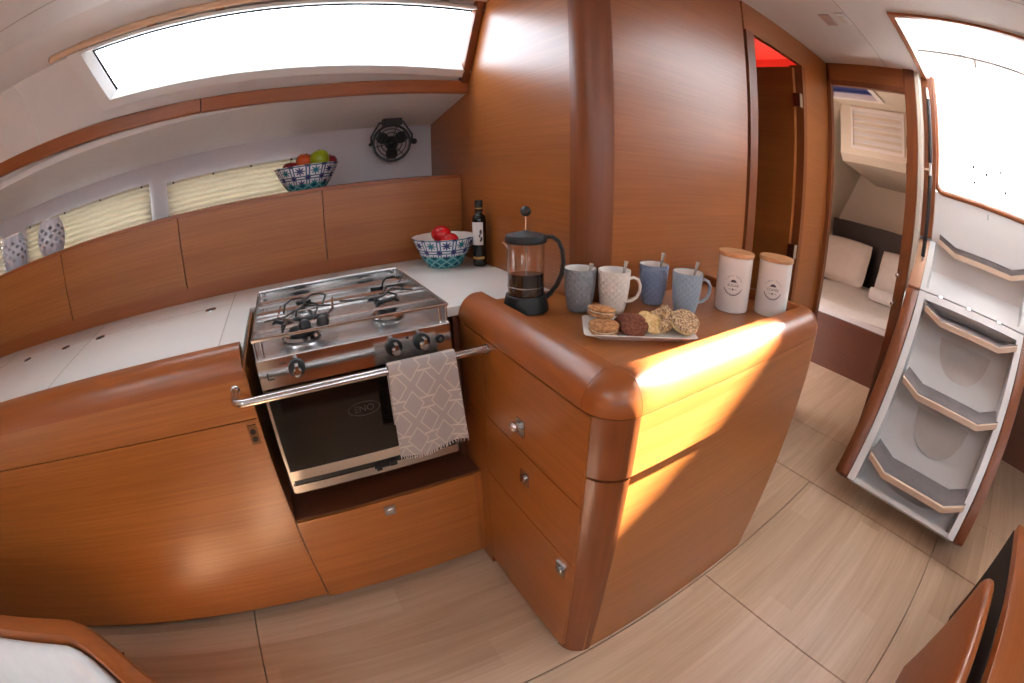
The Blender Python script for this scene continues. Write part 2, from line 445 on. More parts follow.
# ceiling joints
struct('trim_6', MB().box(-3.2, 1.74, 1.215, 1.219, CEIL-.0012, CEIL+.001).box(.4, 2.46, .545, .549, CEIL-.0012, CEIL+.001).box(1.735, 1.739, -2.1, -.46, CEIL-.0012, CEIL+.001).box(1.45, 1.454, -2.1, .545, CEIL-.0012, CEIL+.001), plain('joint_grey', (190, 180, 172), .8))
# companionway: frame round the slot and the opening in the bulkhead
fr = MB().box(1.715, 1.742, -.48, .345, CEIL-.012, CEIL+.06, .006).box(1.742, 2.60, .318, .345, CEIL-.012, CEIL+.06, .006).box(1.742, 2.60, -.48, -.453, CEIL-.012, CEIL+.06, .006)
struct('trim_7', fr, 'solid_x')
sl = MB()
pts = [(2.605, .285, CEIL+.02), (2.605, .285, 1.60)]+[(2.605, .285-.055*(1-math.cos(a)), 1.51-.055*math.sin(a)) for a in [PI/2*i/8 for i in range(9)]]
pts += [(2.605, -.36-.055*math.sin(a), 1.455+.055*(1-math.cos(a))) for a in [PI/2*i/8 for i in range(9)]]+[(2.605, -.415, CEIL+.02)]
sl.tube(pts, .017, 10)
struct('trim_8', sl, 'solid_y')
struct('wall_companionway', MB().box(2.62, 2.64, -.42, .30, .95, 1.2).box(2.60, 2.64, -.42, .30, 1.2, 1.452).box(2.60, 2.64, .29, .36, 1.0, CEIL+.03).box(2.60, 2.64, -.52, -.42, 1.0, CEIL+.03), 'white')
vs, fs = text_geo('z', .028)
struct('trim_9', MB().verts_faces([(2.5985, -.06-v[0], 1.415+v[1]) for v in vs], fs).verts_faces([(2.5985, -.06-v[0]*1.1, 1.40+v[1]*.6) for v in vs], fs), 'logo')

# port side: hull lining with three small windows, overhead cupboard underside, coachroof side
W = [(-.557, .075, 1.20, 1.405), (-1.49, -.69, 1.20, 1.425), (-2.5, -1.74, 1.20, 1.44)]
mb = MB()
xs = [-3.2]+sorted([v for w in W for v in w[:2]])+[.757]
for i in range(len(xs)-1):
    a, b = xs[i], xs[i+1]
    w = [w for w in W if abs(w[0]-a) < 1e-6]
    if w: mb.box(a, b, 2.19, 2.22, w[0][3]-.005, 1.53); mb.box(a, b, 2.19, 2.22, .5, 1.235)
    else: mb.box(a, b, 2.19, 2.22, .5, 1.53)
struct('wall_port', mb, 'hullwhite')
for k, (x0, x1, z0, z1) in enumerate(W):
    z0 = 1.235
    w = tag(thing('window_%d' % (k+2), ['small hull window with a cream pleated blind right behind the fruit bowl', 'small hull window with a cream pleated blind behind the lattice lantern', 'small hull window with a cream pleated blind at the far left'][k], 'window', ((x0+x1)/2, 2.20, z0)), kind='structure')
    fin(MB().box(x0-.005, x1+.005, 2.213, 2.218, z0-.01, z1+.01), 'pane', 'pane', w)
    n = 7
    def bl(u, v): return (x0-.018+(x1-x0+.036)*u, 2.172+(.010 if int(round(v*2*n)) % 2 else -.010), 1.238+(z1-1.238)*v)
    bd = fin(MB().grid(bl, 1, 2*n, .0006), 'pleated_blind', 'blind', w, angle=5)
    for q in (.03, .36, .66, .97):
        fin(MB().ball((x0+(x1-x0)*q, 2.166, z1-.006), .006, 10), 'stud', 'darksteel', bd)
ov = MB().prism([(2.20, 1.512), (1.735, 1.603), (1.735, 1.63), (2.20, 1.54)], 'x', -3.2, .757)
struct('ceiling_overhead_shelf', ov, 'liner')
# wood strip along the shelf, rising slowly towards the bow like the sheer
def sweep_x(mb, xs, sect):
    rings = [[(x, y, z) for y, z in sect(x)] for x in xs]; return mb.loft(rings)
def strip(x):
    if x > 0: b = 1.600
    else: b = 1.604+.05*min(1, -x/1.35)
    t = b+.056+.006*max(0, min(1, -x))
    return [(1.712, b+.004), (1.716, b), (1.742, b), (1.742, t), (1.718, t), (1.712, t-.004)]
def edgecap(x): return strip(x)
struct('trim_11', sweep_x(MB(), [.756, .4, .1, -.305], strip), 'solid_x')
struct('trim_12', sweep_x(MB(), [-.309, -.8, -1.35, -2.2, -3.2], strip), 'solid_x')
# coachroof side, leaning inboard, with the long window hole
def cs(z): return 1.745-(z-1.65)*.50
gx = [(-.77, 1.965), (-.665, 1.785), (.757, 1.725), (.757, 1.945)]   # glass corners TL BL BR TR (x, z)
def P3(x, z, d=0): return (x, cs(z)+d*.894, z+d*.447)
zt, zb = 1.985, 1.60
def quad(mb, a, b, c, d, t=.03):
    mb.hexa([P3(*a), P3(*b), P3(*c), P3(*d), P3(*a, t), P3(*b, t), P3(*c, t), P3(*d, t)])
mb = MB()
TL, BL, BR, TR = gx
quad(mb, (-3.2, zb), (-.665, zb), BL, (-3.2, 1.785)); quad(mb, (-3.2, 1.785), BL, TL, (-3.2, 1.965)); quad(mb, (-3.2, 1.965), TL, (-.77, zt), (-3.2, zt))
quad(mb, BL, (-.665, zb), (.757, zb), BR); quad(mb, TL, TR, (.757, zt), (-.77, zt))
struct('wall_coachroof', mb, 'liner')
w1 = tag(thing('window_1', 'long coachroof window over the galley with a raised white frame', 'window', (0, cs(1.72), 1.72)), kind='structure')
fo = [(-.885, 1.985), (-.73, 1.735), (.755, 1.675), (.755, 1.965)]
rings = []
def ringpts(c, d): return [P3(x, z, d) for x, z in c]
gi = [(TL[0], TL[1]), (BL[0], BL[1]), (.755, BR[1]), (.755, TR[1])]
gm = [((a[0]+2*b[0])/3, (a[1]+2*b[1])/3) for a, b in zip(fo, gi)]
mb = MB()
R = [ringpts(fo, -.001), ringpts([(a[0]*.93+b[0]*.07, a[1]*.93+b[1]*.07) for a, b in zip(fo, gi)], -.030), ringpts(gm, -.034), ringpts(gi, -.004), ringpts(gi, .03)]
V = [[mb.bm.verts.new(p) for p in r] for r in R]
for a, b in zip(V, V[1:]):
    for i in (0, 1, 3):
        j = (i+1) % 4; mb.bm.faces.new([a[i], a[j], b[j], b[i]])
bmesh.ops.recalc_face_normals(mb.bm, faces=mb.bm.faces)
fin(mb, 'window_frame', 'white', w1)
mb = MB()
R = [ringpts(gi, .004), ringpts([(a[0]+dx, a[1]+dz) for a, (dx, dz) in zip(gi, ((.012, -.008), (.008, .007), (0, .003), (0, -.008)))], .004)]
V = [[mb.bm.verts.new(p) for p in r] for r in R]
for i in (0, 3): j = (i+1) % 4; mb.bm.faces.new([V[0][i], V[0][j], V[1][j], V[1][i]])
bmesh.ops.solidify(mb.bm, geom=mb.bm.faces[:], thickness=.004)
fin(mb, 'window_seal', 'black', w1)
mb = MB(); mb.hexa(ringpts(gi, .012)+ringpts(gi, .017)); fin(mb, 'pane', 'pane', w1)
mb = MB(); mb.hexa([P3(.722, 1.655, -.034), P3(.757, 1.655, -.034), P3(.757, 1.655, .02), P3(.722, 1.655, .02), P3(.722, 1.985, -.034), P3(.757, 1.985, -.034), P3(.757, 1.985, .02), P3(.722, 1.985, .02)], .006)
struct('trim_14', mb, 'solid_z')
# joint in the lining left of the window
struct('trim_13', MB().tube([P3(-1.19, 1.97, -.001), P3(-1.14, 1.90, -.001), P3(-1.10, 1.80, -.001), P3(-1.08, 1.70, -.001)], .0035, 6), 'white')

# grab rail over the window
gr = thing('grab_rail', 'long cream wooden grab rail above the coachroof window', 'rail', (-.1, 1.56, 1.955))
def rl(x): return [(1.535+.010*math.cos(a), 1.982+.016*math.sin(a)) for a in [2*PI*i/12 for i in range(12)]]
fin(sweep_x(MB(), [-.955, -.5, 0, .4, .755], rl), 'rail', plain('cream_rail', (216, 178, 146), .35), gr)
for x in (-.80, -.50, -.235, .14, .60):
    fin(MB().box(x-.016, x+.016, 1.53, 1.58, 1.970, 1.998, .005), 'bracket', plain('tan_bracket', (190, 140, 105), .4), gr)
fin(MB().lathe([(.013, -.956), (.013, -.953)], (0, 1.535, 1.982), 14, 'x'), 'end_cap', 'darksteel', gr)

# sides behind the camera
mb = MB().box(-3.2, 3.3, -2.1, -2.07, 0, 1.5).box(-3.2, 3.3, -2.1, -2.07, 1.72, CEIL)
for a, b in ((-3.2, -2.4), (-1.1, -.8), (.5, .8), (2.1, 3.3)): mb.box(a, b, -2.1, -2.07, 1.5, 1.72)
struct('wall_starboard', mb, 'liner')
struct('wall_forward', MB().box(-3.23, -3.2, -2.1, 2.3, 0, CEIL), 'ven_h')
for k, (a, b) in enumerate(((-2.4, -1.1), (-.8, .5), (.8, 2.1))):
    w = tag(thing('window_%d' % (k+7), 'wide starboard window behind the camera, %s' % ['nearest the bow', 'abreast of the galley', 'nearest the stern'][k], 'window', ((a+b)/2, -2.08, 1.5)), kind='structure')
    f = MB().box(a-.02, b+.02, -2.07, -2.06, 1.48, 1.515).box(a-.02, b+.02, -2.07, -2.06, 1.705, 1.74).box(a-.02, a+.01, -2.07, -2.06, 1.515, 1.705).box(b-.01, b+.02, -2.07, -2.06, 1.515, 1.705)
    fin(f, 'window_frame', 'white', w); fin(MB().box(a+.005, b-.005, -2.09, -2.085, 1.505, 1.715), 'pane', 'pane', w)

# ------------------------------------------------------------------ aft cabin beyond the doorway
mb = MB().box(4.9, 4.93, .37, 2.3, 0, 2.08).box(2.65, 4.93, .37, .39, 0, 2.08).box(2.5, 3.4, 2.2, 2.23, 0, 2.2)
struct('wall_aft_cabin', mb, 'cream')
struct('wall_aft_cabin_hull', MB().prism([(2.05, .3), (2.2, .3), (2.2, 2.2), (1.28, 2.2), (1.24, 2.06)], 'x', 2.5, 4.92), 'cream')
mb = MB()
mb.box(2.50, 2.95, .37, 2.2, CEIL, CEIL+.04).box(2.95, 3.32, 1.22, 2.2, CEIL, CEIL+.04).box(2.95, 3.32, .37, .82, CEIL, CEIL+.04).box(3.32, 3.62, .37, 2.2, CEIL, CEIL+.04)
struct('ceiling_aft_cabin', mb, 'cream')
ck = MB().prism([(3.6, 2.06), (3.6, 1.66), (3.66, 1.60), (4.92, 1.50), (4.92, 2.06)], 'y', .392, 1.26, .0)
struct('ceiling_cockpit_floor', ck, 'cream')
tt = NT('tinted_pane'); _a = tt.add('ShaderNodeBsdfTransparent'); _a.inputs[0].default_value = (.50, .54, .72, 1); tt.link(_a.outputs[0], tt.n['Material Output'].inputs[0]); tinted = tt.m
sk = tag(thing('window_10', 'small deck hatch in the aft cabin ceiling seen through the doorway', 'window', (3.13, .93, CEIL)), kind='structure')
f = MB()
for a, b, c, d in ((2.92, 3.35, .79, .83), (2.92, 3.35, 1.21, 1.25), (2.92, 2.96, .83, 1.21), (3.31, 3.35, .83, 1.21)): f.box(a, b, c, d, CEIL-.012, CEIL+.05, .004)
fin(f, 'window_frame', 'white', sk); fin(MB().box(2.955, 3.315, .825, 1.215, CEIL+.03, CEIL+.035), 'pane', tinted, sk)
# slatted port in the cockpit side
pt = tag(thing('window_11', 'small port covered by white slats high in the aft cabin', 'window', (3.59, .93, 1.73)), kind='structure')
f = MB()
for a, b, c, d in ((.68, 1.16, 1.71, 1.735), (.68, 1.16, 2.02, 2.045), (.68, .70, 1.735, 2.02), (1.14, 1.16, 1.735, 2.02)): f.box(3.585, 3.6, a, b, c, d, .003)
fin(f, 'window_frame', 'liner', pt)
for i in range(5):
    z = 1.765+i*.058
    fin(MB().prism([(3.585, z-.004), (3.598, z+.026), (3.6, z+.024), (3.588, z-.008)], 'y', .705, 1.135), 'slat', 'white', pt)
bedg = thing('bed', 'aft cabin bed with a white mattress on a dark wooden base', 'bed', (3.9, 1.2, 0))
fin(MB().box(3.32, 3.36, .42, 1.93, 0, .405, .005).box(3.36, 4.85, .42, .45, 0, .35), 'base', 'dark_wood', bedg)
def matt(u, v):
    return (3.36+1.5*u, .42+1.49*v, .455+.012*math.sin(u*9+v*4)+.01*math.sin(v*13)-(.035*(1-min(1, u*18))**2))
fin(MB().box(3.345, 4.86, .42, 1.92, .35, .44, .03, 4).grid(matt, 24, 24, .02), 'mattress', 'linen', bedg)
hb = fin(MB().box(4.62, 4.75, .4, 1.66, .45, 1.08, .03, 3), 'headboard', 'black_leather', bedg)
def pillow(loc, w, h, t, rz, tilt, name='pillow', label=''):
    mb = MB()
    n = 16
    def f(sgn):
        def g(u, v):
            a, b = 2*u-1, 2*v-1
            k = (max(0, (1-a**4))*max(0, (1-b**4)))**.5
            pin = 1-.06*(a*a*b*b)
            return (a*w/2*pin*(1-.05*(1-abs(b))), b*h/2*pin, sgn*t/2*k)
        return g
    mb.grid(f(1), n, n).grid(f(-1), n, n)
    bmesh.ops.remove_doubles(mb.bm, verts=mb.bm.verts, dist=.0005)
    bmesh.ops.recalc_face_normals(mb.bm, faces=mb.bm.faces)
    o = fin(mb, name, 'linen'); o.location = loc
    o.rotation_euler = (Matrix.Rotation(rz, 4, 'Z') @ Matrix.Rotation(tilt, 4, 'X')).to_euler()
    return tag(o, label, 'pillow', 'pillows on the aft cabin bed')
pillow((4.42, 1.43, .70), .62, .46, .16, -PI/2-.08, 1.15, label='large white pillow leaning on the headboard at the left of the bed')
pillow((4.38, .74, .70), .56, .46, .16, -PI/2-.05, 1.12, label='white pillow leaning on the headboard beside the doorway edge, right of the other')
o = fin(MB().lathe([(.02, -.16), (.055, -.155), (.062, -.1), (.062, .1), (.055, .155), (.02, .16)], (0, 0, 0), 20, 'y'), 'towel_roll', 'linen'); o.location = (4.12, .84, .53)
tag(o, 'rolled white towel lying on the mattress in front of the right pillow', 'towel')
dl = thing('door_2', 'open aft cabin door standing edge on', 'door', (2.6, .47, 0)); tag(dl, kind='structure')
fin(MB().box(2.512, 3.02, .405, .43, .02, 1.90, .003), 'door_leaf', 'solid_z', dl)
for z in (.97, .82):
    fin(MB().box(2.452, 2.466, .425, .449, z-.03, z+.03, .003).ball((2.45, .447, z), .012, 12), 'latch_plate', 'steel', dl)
for z in (1.66, 1.52): fin(MB().box(2.46, 2.49, .440, .454, z-.03, z+.03, .003), 'hinge', 'brushed', dl)

cbl = thing('cabin_fill', 'small round fill lamp added on the aft cabin hull side, out of sight', 'lamp', (2.9, 1.42, 1.5))  # added unseen fill that brightens the aft cabin
fin(MB().lathe([(.05, 1.47), (.05, 1.44), (.04, 1.43)], (2.9, 0, 1.5), 24, 'y'), 'housing', 'white', cbl)
_l = bpy.data.lights.new('cabin_fill_light', 'POINT'); _l.energy = 6.5; _l.shadow_soft_size = .05; _l.color = (1, .88, .76)
_o = bpy.data.objects.new('cabin_fill_light', _l); COL.objects.link(_o); _o.location = (2.9, 1.30, 1.5)

# ------------------------------------------------------------------ galley: base cabinet, worktop
FY = 1.01
bc = thing('base_cabinet', 'long wooden galley base cabinet left of the stove with a rounded top edge', 'cabinet', (-1.2, 1.3, 0))
fin(MB().box(-2.9, -.16, FY+.02, 1.82, .03, .878), 'body', 'dark_wood', bc)
fin(MB().box(-2.9, -.16, FY+.05, 1.8, 0, .03), 'plinth', 'gap', bc)
fin(MB().box(-2.9, -.155, FY, FY+.02, .05, .752, .002), 'door', 'ven_x', bc)
fin(MB().box(-2.9, -.155, FY+.0205, FY+.024, .03, .05), 'kick_shade', 'gap', bc)  # dark strip painted in for the shade under the door
fin(MB().box(-.1555, -.151, FY+.003, 1.80, .04, .885), 'end_panel', 'ven_x', bc)
fin(MB().box(-2.9, -.155, FY+.001, FY+.02, .755, .872), 'upper_band', 'ven_x', bc)
def fid(): # fiddle profile (d, z): outer -> inner
    p = [(.012, .862), (0, .862)]
    p += [(.058*(1-math.cos(a)), .868+.064*math.sin(a)) for a in [PI/2*i/9 for i in range(10)]]
    p += [(.074, .932), (.078, .928), (.078, .890), (.012, .890)]
    return p
rings = [[(x, FY-.002+d*.95, z) for d, z in fid()] for x in (-2.9, -2, -1, -.156)]
fin(MB().loft(rings), 'rounded_edge', 'solid_x', bc)
lt = fin(MB().box(-.186, -.162, FY-.005, FY+.002, .685, .74, .002), 'latch', plain('bronze_latch', (120, 80, 50), .35, .6), bc)
fin(MB().lathe([(.0075, FY-.007), (.0075, FY-.004)], (-.174, 0, .722), 14, 'y').lathe([(.0075, FY-.007), (.0075, FY-.004)], (-.174, 0, .70), 14, 'y'), 'latch_button', 'gap', lt)

wt = thing('worktop', 'white laminate galley worktop running round the stove', 'worktop', (-.3, 1.7, .88))
outl = [(-2.9, FY+.07), (-.158, FY+.07), (-.158, 1.512), (.405, 1.512), (.405, 1.118), (.756, 1.118), (.756, 1.83), (-2.9, 1.83)]
fin(MB().prism(outl, 'z', .872, CZ, .002), 'slab', 'counter', wt)
fin(MB().box(-2.9, .756, 1.815, 1.826, CZ, .958).box(.744, .756, 1.5, 1.815, CZ, CZ+.001), 'backsplash', 'solid_x', wt)
seam = plain('worktop_joint', (196, 186, 176), .5)
sm = MB()
for a, b, c, d in ((-.876, -.872, 1.09, 1.78), (-.236, -.232, 1.09, 1.78), (-1.46, -1.456, 1.09, 1.78), (-2.1, -.232, 1.62, 1.624)): sm.box(a, b, c, d, CZ-.001, CZ+.0006)
fin(sm, 'lid_joint', seam, wt)
for x in (-.318, -.819, -1.01, -1.256):
    fp = fin(MB().lathe([(.020, CZ), (.022, CZ+.001), (.020, CZ+.0025), (.015, CZ+.0022), (.014, CZ+.0006)], (x, 1.60, 0), 24), 'finger_pull', 'steel', wt)
    fin(MB().box(x-.009, x+.009, 1.594, 1.606, CZ+.0008, CZ+.0035, .001), 'pull_bar', 'darksteel', fp)

# stove recess and drawer below
cav = thing('stove_surround', 'wooden recess housing the stove above the lower drawer', 'cabinet', (.14, 1.3, 0))
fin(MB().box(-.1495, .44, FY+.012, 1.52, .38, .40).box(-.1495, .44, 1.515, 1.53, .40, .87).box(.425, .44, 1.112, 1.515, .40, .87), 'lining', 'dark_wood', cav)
fin(MB().box(-.1495, .44, FY+.03, 1.5, .0, .03), 'plinth', 'gap', cav)
fin(MB().box(.441, .756, 1.118, 1.82, .03, .868), 'corner_carcass', 'dark_wood', cav)
dr = fin(MB().box(-.148, .418, FY, FY+.02, .035, .395, .002), 'drawer_front', 'ven_x', cav)
fin(MB().box(.12, .154, FY-.004, FY+.002, .338, .372, .002), 'latch_plate', 'brushed', dr)
fin(MB().box(.130, .145, FY-.007, FY-.003, .350, .361, .002), 'latch_button', 'steel', dr)
fin(MB().box(.419, .442, FY+.001, FY+.02, .035, .398), 'filler_panel', 'ven_z', cav)

# wall lockers
lx = [.755, .163, -.442, -1.05, -1.66, -2.27]
nm = ['fourth from the left, ending at the bulkhead', 'behind the stove, under the fruit bowl', 'left of the stove, behind the worktop', 'under the lattice lantern', 'furthest left, cut by the picture edge']
nm = ['wooden wall locker above the worktop that ends at the bulkhead behind the bowl and bottle', 'wooden wall locker directly behind the stove, under the upper fruit bowl',
      'wooden wall locker just left of the stove with nothing standing on it', 'wooden wall locker behind the left worktop, second from the picture edge', 'wooden wall locker furthest left, cut by the picture edge']
for i in range(5):
    a, b = lx[i+1], lx[i]
    lk = thing('wall_locker', nm[i], 'cabinet', ((a+b)/2, 2.0, .96), 0, 'wall lockers along the hull')
    fin(MB().box(a+.001, b-.001, 1.822, 2.185, .96, 1.249), 'body', 'ven_x', lk)
    fin(MB().box(a+.002, b-.002, 1.80, 1.82, .958, 1.235, .0015), 'door', 'ven_x', lk)
    fin(MB().box(a+.0005, b-.0005, 1.798, 1.822, 1.2365, 1.251, .002), 'top_lip', 'solid_x', lk)

# ------------------------------------------------------------------ peninsula
PX, PY = .442, .47
pn = thing('peninsula_unit', 'wooden galley peninsula with drawers, rounded corner and raised rim around its top', 'cabinet', (.9, .8, 0))
lowR = 1.285
fin(MB().box(PX+.022, .75, PY+.06, 1.10, .0, .882).box(.75, lowR-.03, PY+.06, .938, 0, .882), 'body', 'ven_h', pn)
fin(MB().box(.50, 1.31, .53, .938, .882, CZ-.0005).box(.50, .754, .938, 1.117, .882, CZ-.0005).box(.754, .838, .938, 1.03, .882, CZ-.0005), 'top', 'ven_x', pn)
# left side: filler, two drawers, one door, plus the band under the rim
fin(MB().box(PX, PX+.02, .962, 1.108, .0, .858, .0015), 'filler_panel', 'ven_h', pn)
LY0, LY1 = .522, .960
def latch(parent, y, z, key=False):
    p = fin(MB().box(PX-.004, PX+.001, y-.018, y+.018, z-.021, z+.021, .0015), 'latch_plate', 'steel', parent)
    fin(MB().lathe([(.011, PX-.0035), (.011, PX-.009), (.009, PX-.010)], (0, y, z), 18, 'x'), 'latch_button', 'brushed', p)
    if key: fin(MB().ball((PX-.016, y+.004, z+.004), .013, 14), 'latch_knob', 'steel', p)
for z0, z1, y, z, nme, key in ((.637, .858, .764, .703, 'drawer', True), (.438, .634, .745, .562, 'drawer', False), (.035, .435, .566, .384, 'door', False)):
    d = fin(MB().box(PX, PX+.02, LY0, LY1, z0, z1, .0015), nme, 'ven_h', pn); latch(d, y, z, key)
# front: big panel and the proud band above it
fin(MB().hexa([(.495, PY+.010, .005), (1.245, PY+.010, .005), (1.245, PY+.03, .005), (.495, PY+.03, .005), (.495, PY+.010, .712), (1.335, PY+.010, .712), (1.335, PY+.03, .712), (.495, PY+.03, .712)]), 'front_panel', 'ven_x', pn)
fin(MB().hexa([(1.20, PY+.031, .005), (1.252, PY+.031, .005), (1.262, .938, .005), (1.20, .938, .005), (1.25, PY+.031, .712), (1.345, PY+.031, .712), (1.350, .938, .712), (1.25, .938, .712)]), 'side_panel', 'ven_h', pn)
RC = .078
def quarter(cx, cy, r, a0, a1, z0, z1, n=12):
    return MB().prism(arc(cx, cy, r, a0, a1, n)+[(cx, cy)], 'z', z0, z1)
CX, CY = PX+RC, PY+RC
RX = 1.375-RC
def arcband(cx, cy, r0, r1, a0, a1, z0, z1, n=14):
    return MB().prism(arc(cx, cy, r1, a0, a1, n)+arc(cx, cy, r0, a1, a0, n), 'z', z0, z1)
fin(MB().box(CX, RX, PY, PY+.024, .722, .860), 'front_band', 'ven_x', pn)
fin(arcband(RX, CY, RC-.024, RC, 270, 360, .722, .860), 'band_corner', 'ven_x', pn)
fin(MB().box(1.351, 1.375, CY, .938, .722, .860), 'side_band', 'ven_x', pn)
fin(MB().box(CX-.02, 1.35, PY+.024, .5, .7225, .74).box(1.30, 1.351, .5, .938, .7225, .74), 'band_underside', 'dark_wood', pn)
fin(quarter(CX, CY, RC, 180, 270, .722, .860), 'upper_corner_post', 'solid_z', pn)
fin(MB().loft([[(CX-.002+rr*math.cos(math.radians(a))*1.0, CY-.002+rr*math.sin(math.radians(a)), z) for a in range(180, 271, 9)]+[(CX, CY, z)] for z, rr in ((0.0, .068), (.715, .0745))]), 'corner_post', 'solid_z', pn)
# rim (fiddle) in five pieces: left, corner, front, far corner, right
rim = fid()
fin(MB().loft([[(PX+d, y, z) for d, z in rim] for y in (1.112, .9, .7, CY+.001)]), 'rim_left', 'solid_y', pn)
fin(MB().loft([[(x, PY+d, z) for d, z in rim] for x in (CX+.001, .8, 1.1, RX)]), 'rim_front', 'solid_x', pn)
def corner_rim(cx, cy, a0, a1, n=12):
    rings = []
    for i in range(n+1):
        a = math.radians(a0+(a1-a0)*i/n)
        rings.append([(cx+max(.0008, RC-d)*math.cos(a), cy+max(.0008, RC-d)*math.sin(a), z) for d, z in rim])
    return MB().loft(rings)
fin(corner_rim(CX, CY, 180, 270), 'rim_corner', 'solid_cap', pn)
fin(corner_rim(RX, CY, 270, 360), 'rim_far_corner', 'solid_x', pn)
fin(MB().loft([[(1.375-d, y, z) for d, z in rim] for y in (CY, .7, .938)]), 'rim_right', 'solid_y', pn)

# ------------------------------------------------------------------ stove
SX0, SX1, SY0, SY1 = -.118, .372, 1.0, 1.492
st = thing('stove', 'stainless steel boat stove with two burners and a dark glass oven door', 'stove', (.127, 1.25, .5))
fin(MB().box(SX0+.006, SX1-.006, SY0+.03, SY1, .505, .895, .004), 'body', 'darksteel', st)
fin(MB().box(SX0, SX1, SY0, SY1, .893, .903, .003), 'hob_tray', 'barsteel', st)
cp = fin(MB().box(SX0, SX1, SY0-.004, SY0+.028, .828, .9, .004), 'control_panel', 'steel', st)
for x in (-.021, .222, .294):
    k = fin(MB().lathe([(.0215, SY0-.004), (.0215, SY0-.010), (.019, SY0-.012)], (x, 0, .868), 28, 'y'), 'knob_bezel', 'black', cp)
    fin(MB().lathe([(.0125, SY0-.011), (.0115, SY0-.034), (.009, SY0-.037)], (x, 0, .866), 20, 'y').box(x-.004, x+.004, SY0-.041, SY0-.012, .866, .885, .002), 'knob', 'steel', k)
ib = fin(MB().lathe([(.0115, SY0-.004), (.0115, SY0-.008)], (.342, 0, .866), 22, 'y'), 'igniter_bezel', 'black', cp)
fin(MB().lathe([(.005, SY0-.008), (.005, SY0-.012)], (.342, 0, .866), 14, 'y'), 'igniter_button', 'brushed', ib)
for k, (n_, a) in enumerate((('igniter_symbol', (-.098, -.094, .85, .868)), ('igniter_symbol', (-.093, -.08, .85, .853)), ('flame_mark', (-.06, -.045, .883, .885)), ('flame_mark', (.255, .262, .882, .887)))):
    fin(MB().box(a[0], a[1], SY0-.006, SY0-.003, a[2], a[3]), n_, 'black', cp)
# rail frame round the hob: flat polished walls plus rods
rf = fin(MB().tube([(SX0+.002, SY0+.004, .948), (SX1-.002, SY0+.004, .948), (SX1-.002, SY1-.004, .948), (SX0+.002, SY1-.004, .948)], .0045, 8, True), 'pot_rail', 'steel', st)
for x in (SX0+.004, SX1-.004):
    fin(MB().box(x-.0015, x+.0015, SY0+.01, SY1-.01, .905, .944), 'side_plate', 'steel', rf)
fin(MB().box(SX0+.01, SX1-.01, SY1-.006, SY1-.003, .905, .944), 'back_plate', 'steel', rf)
for x in (SX0+.004, SX0+.022, SX1-.022, SX1-.004):
    for y in (SY0+.008, SY1-.01): fin(MB().tube([(x, y, .903), (x, y, .947)], .0035, 8), 'rail_post', 'steel', rf)
for y, z, h in ((1.10, .938, .004), (1.20, .938, .004), (1.27, .932, .016), (1.335, .938, .004), (1.39, .932, .018), (1.45, .938, .006)):
    fin(MB().box(SX0+.006, SX1-.006, y-h, y+h, z-.003, z+.003, .002), 'grid_bar', 'barsteel', st)
for x, y, r in ((.005, 1.10, .046), (.245, 1.13, .040), (.03, 1.36, .038), (.27, 1.37, .034)):
    b = fin(MB().lathe([(r, .903), (r+.006, .908), (r, .914), (r*.75, .914)], (x, y, 0), 30), 'burner', 'steel', st)
    fin(MB().lathe([(r*.62, .914), (r*.66, .922), (r*.6, .928), (r*.2, .929)], (x, y, 0), 26), 'burner_cap', 'matte_black', b)
# pot clamps: black balls on bent wire
for (x, y), (qx, qy) in (((.018, 1.052), (-.05, 1.15)), ((.064, 1.058), (.10, 1.14))):
    c = fin(MB().ball((x, y, .945), .0165, 18), 'clamp_ball', 'black', st)
    fin(MB().tube([(x, y, .945), ((x+qx)/2, (y+qy)/2, .95), (qx, qy, .95), (qx+.01, qy+.08, .955)], .003, 8), 'clamp_arm', 'steel', c)
def wire(pts, r=.0028): return MB().tube(pts, r, 8)
w = MB()
for i, (cx, cy) in enumerate(((.03, 1.16), (.0, 1.24), (.06, 1.25), (.29, 1.24), (.31, 1.34), (.25, 1.17))):
    hh = .958 if i < 3 else .946
    q = .034
    P = [(cx-q, cy-.03, .94), (cx-q*.8, cy-.01, hh), (cx-q*.2, cy+.03, hh+.002), (cx+q*.7, cy+.035, hh), (cx+q, cy, hh), (cx+q*.6, cy-.03, .945)]
    w.tube(P, .003, 8)
w.tube([(-.09, 1.17, .94), (-.03, 1.16, .945), (.02, 1.20, .955), (.10, 1.19, .945)], .003, 8)
w.tube([(.13, 1.22, .942), (.19, 1.19, .945), (.245, 1.17, .95), (.28, 1.21, .955), (.34, 1.20, .945)], .003, 8)
fin(w, 'pot_holder', 'darksteel', st)
for (cx, cy, a) in ((-.03, 1.12, .3), (.045, 1.13, -.4), (.235, 1.15, 0)):
    mb = MB()
    for k in range(3):
        an = a+k*2*PI/3
        mb.tube([(cx, cy, .938), (cx+.035*math.cos(an), cy+.035*math.sin(an), .943), (cx+.05*math.cos(an), cy+.05*math.sin(an), .934)], [.006, .006, .003], 8)
    fin(mb, 'pot_support', 'matte_black', st)
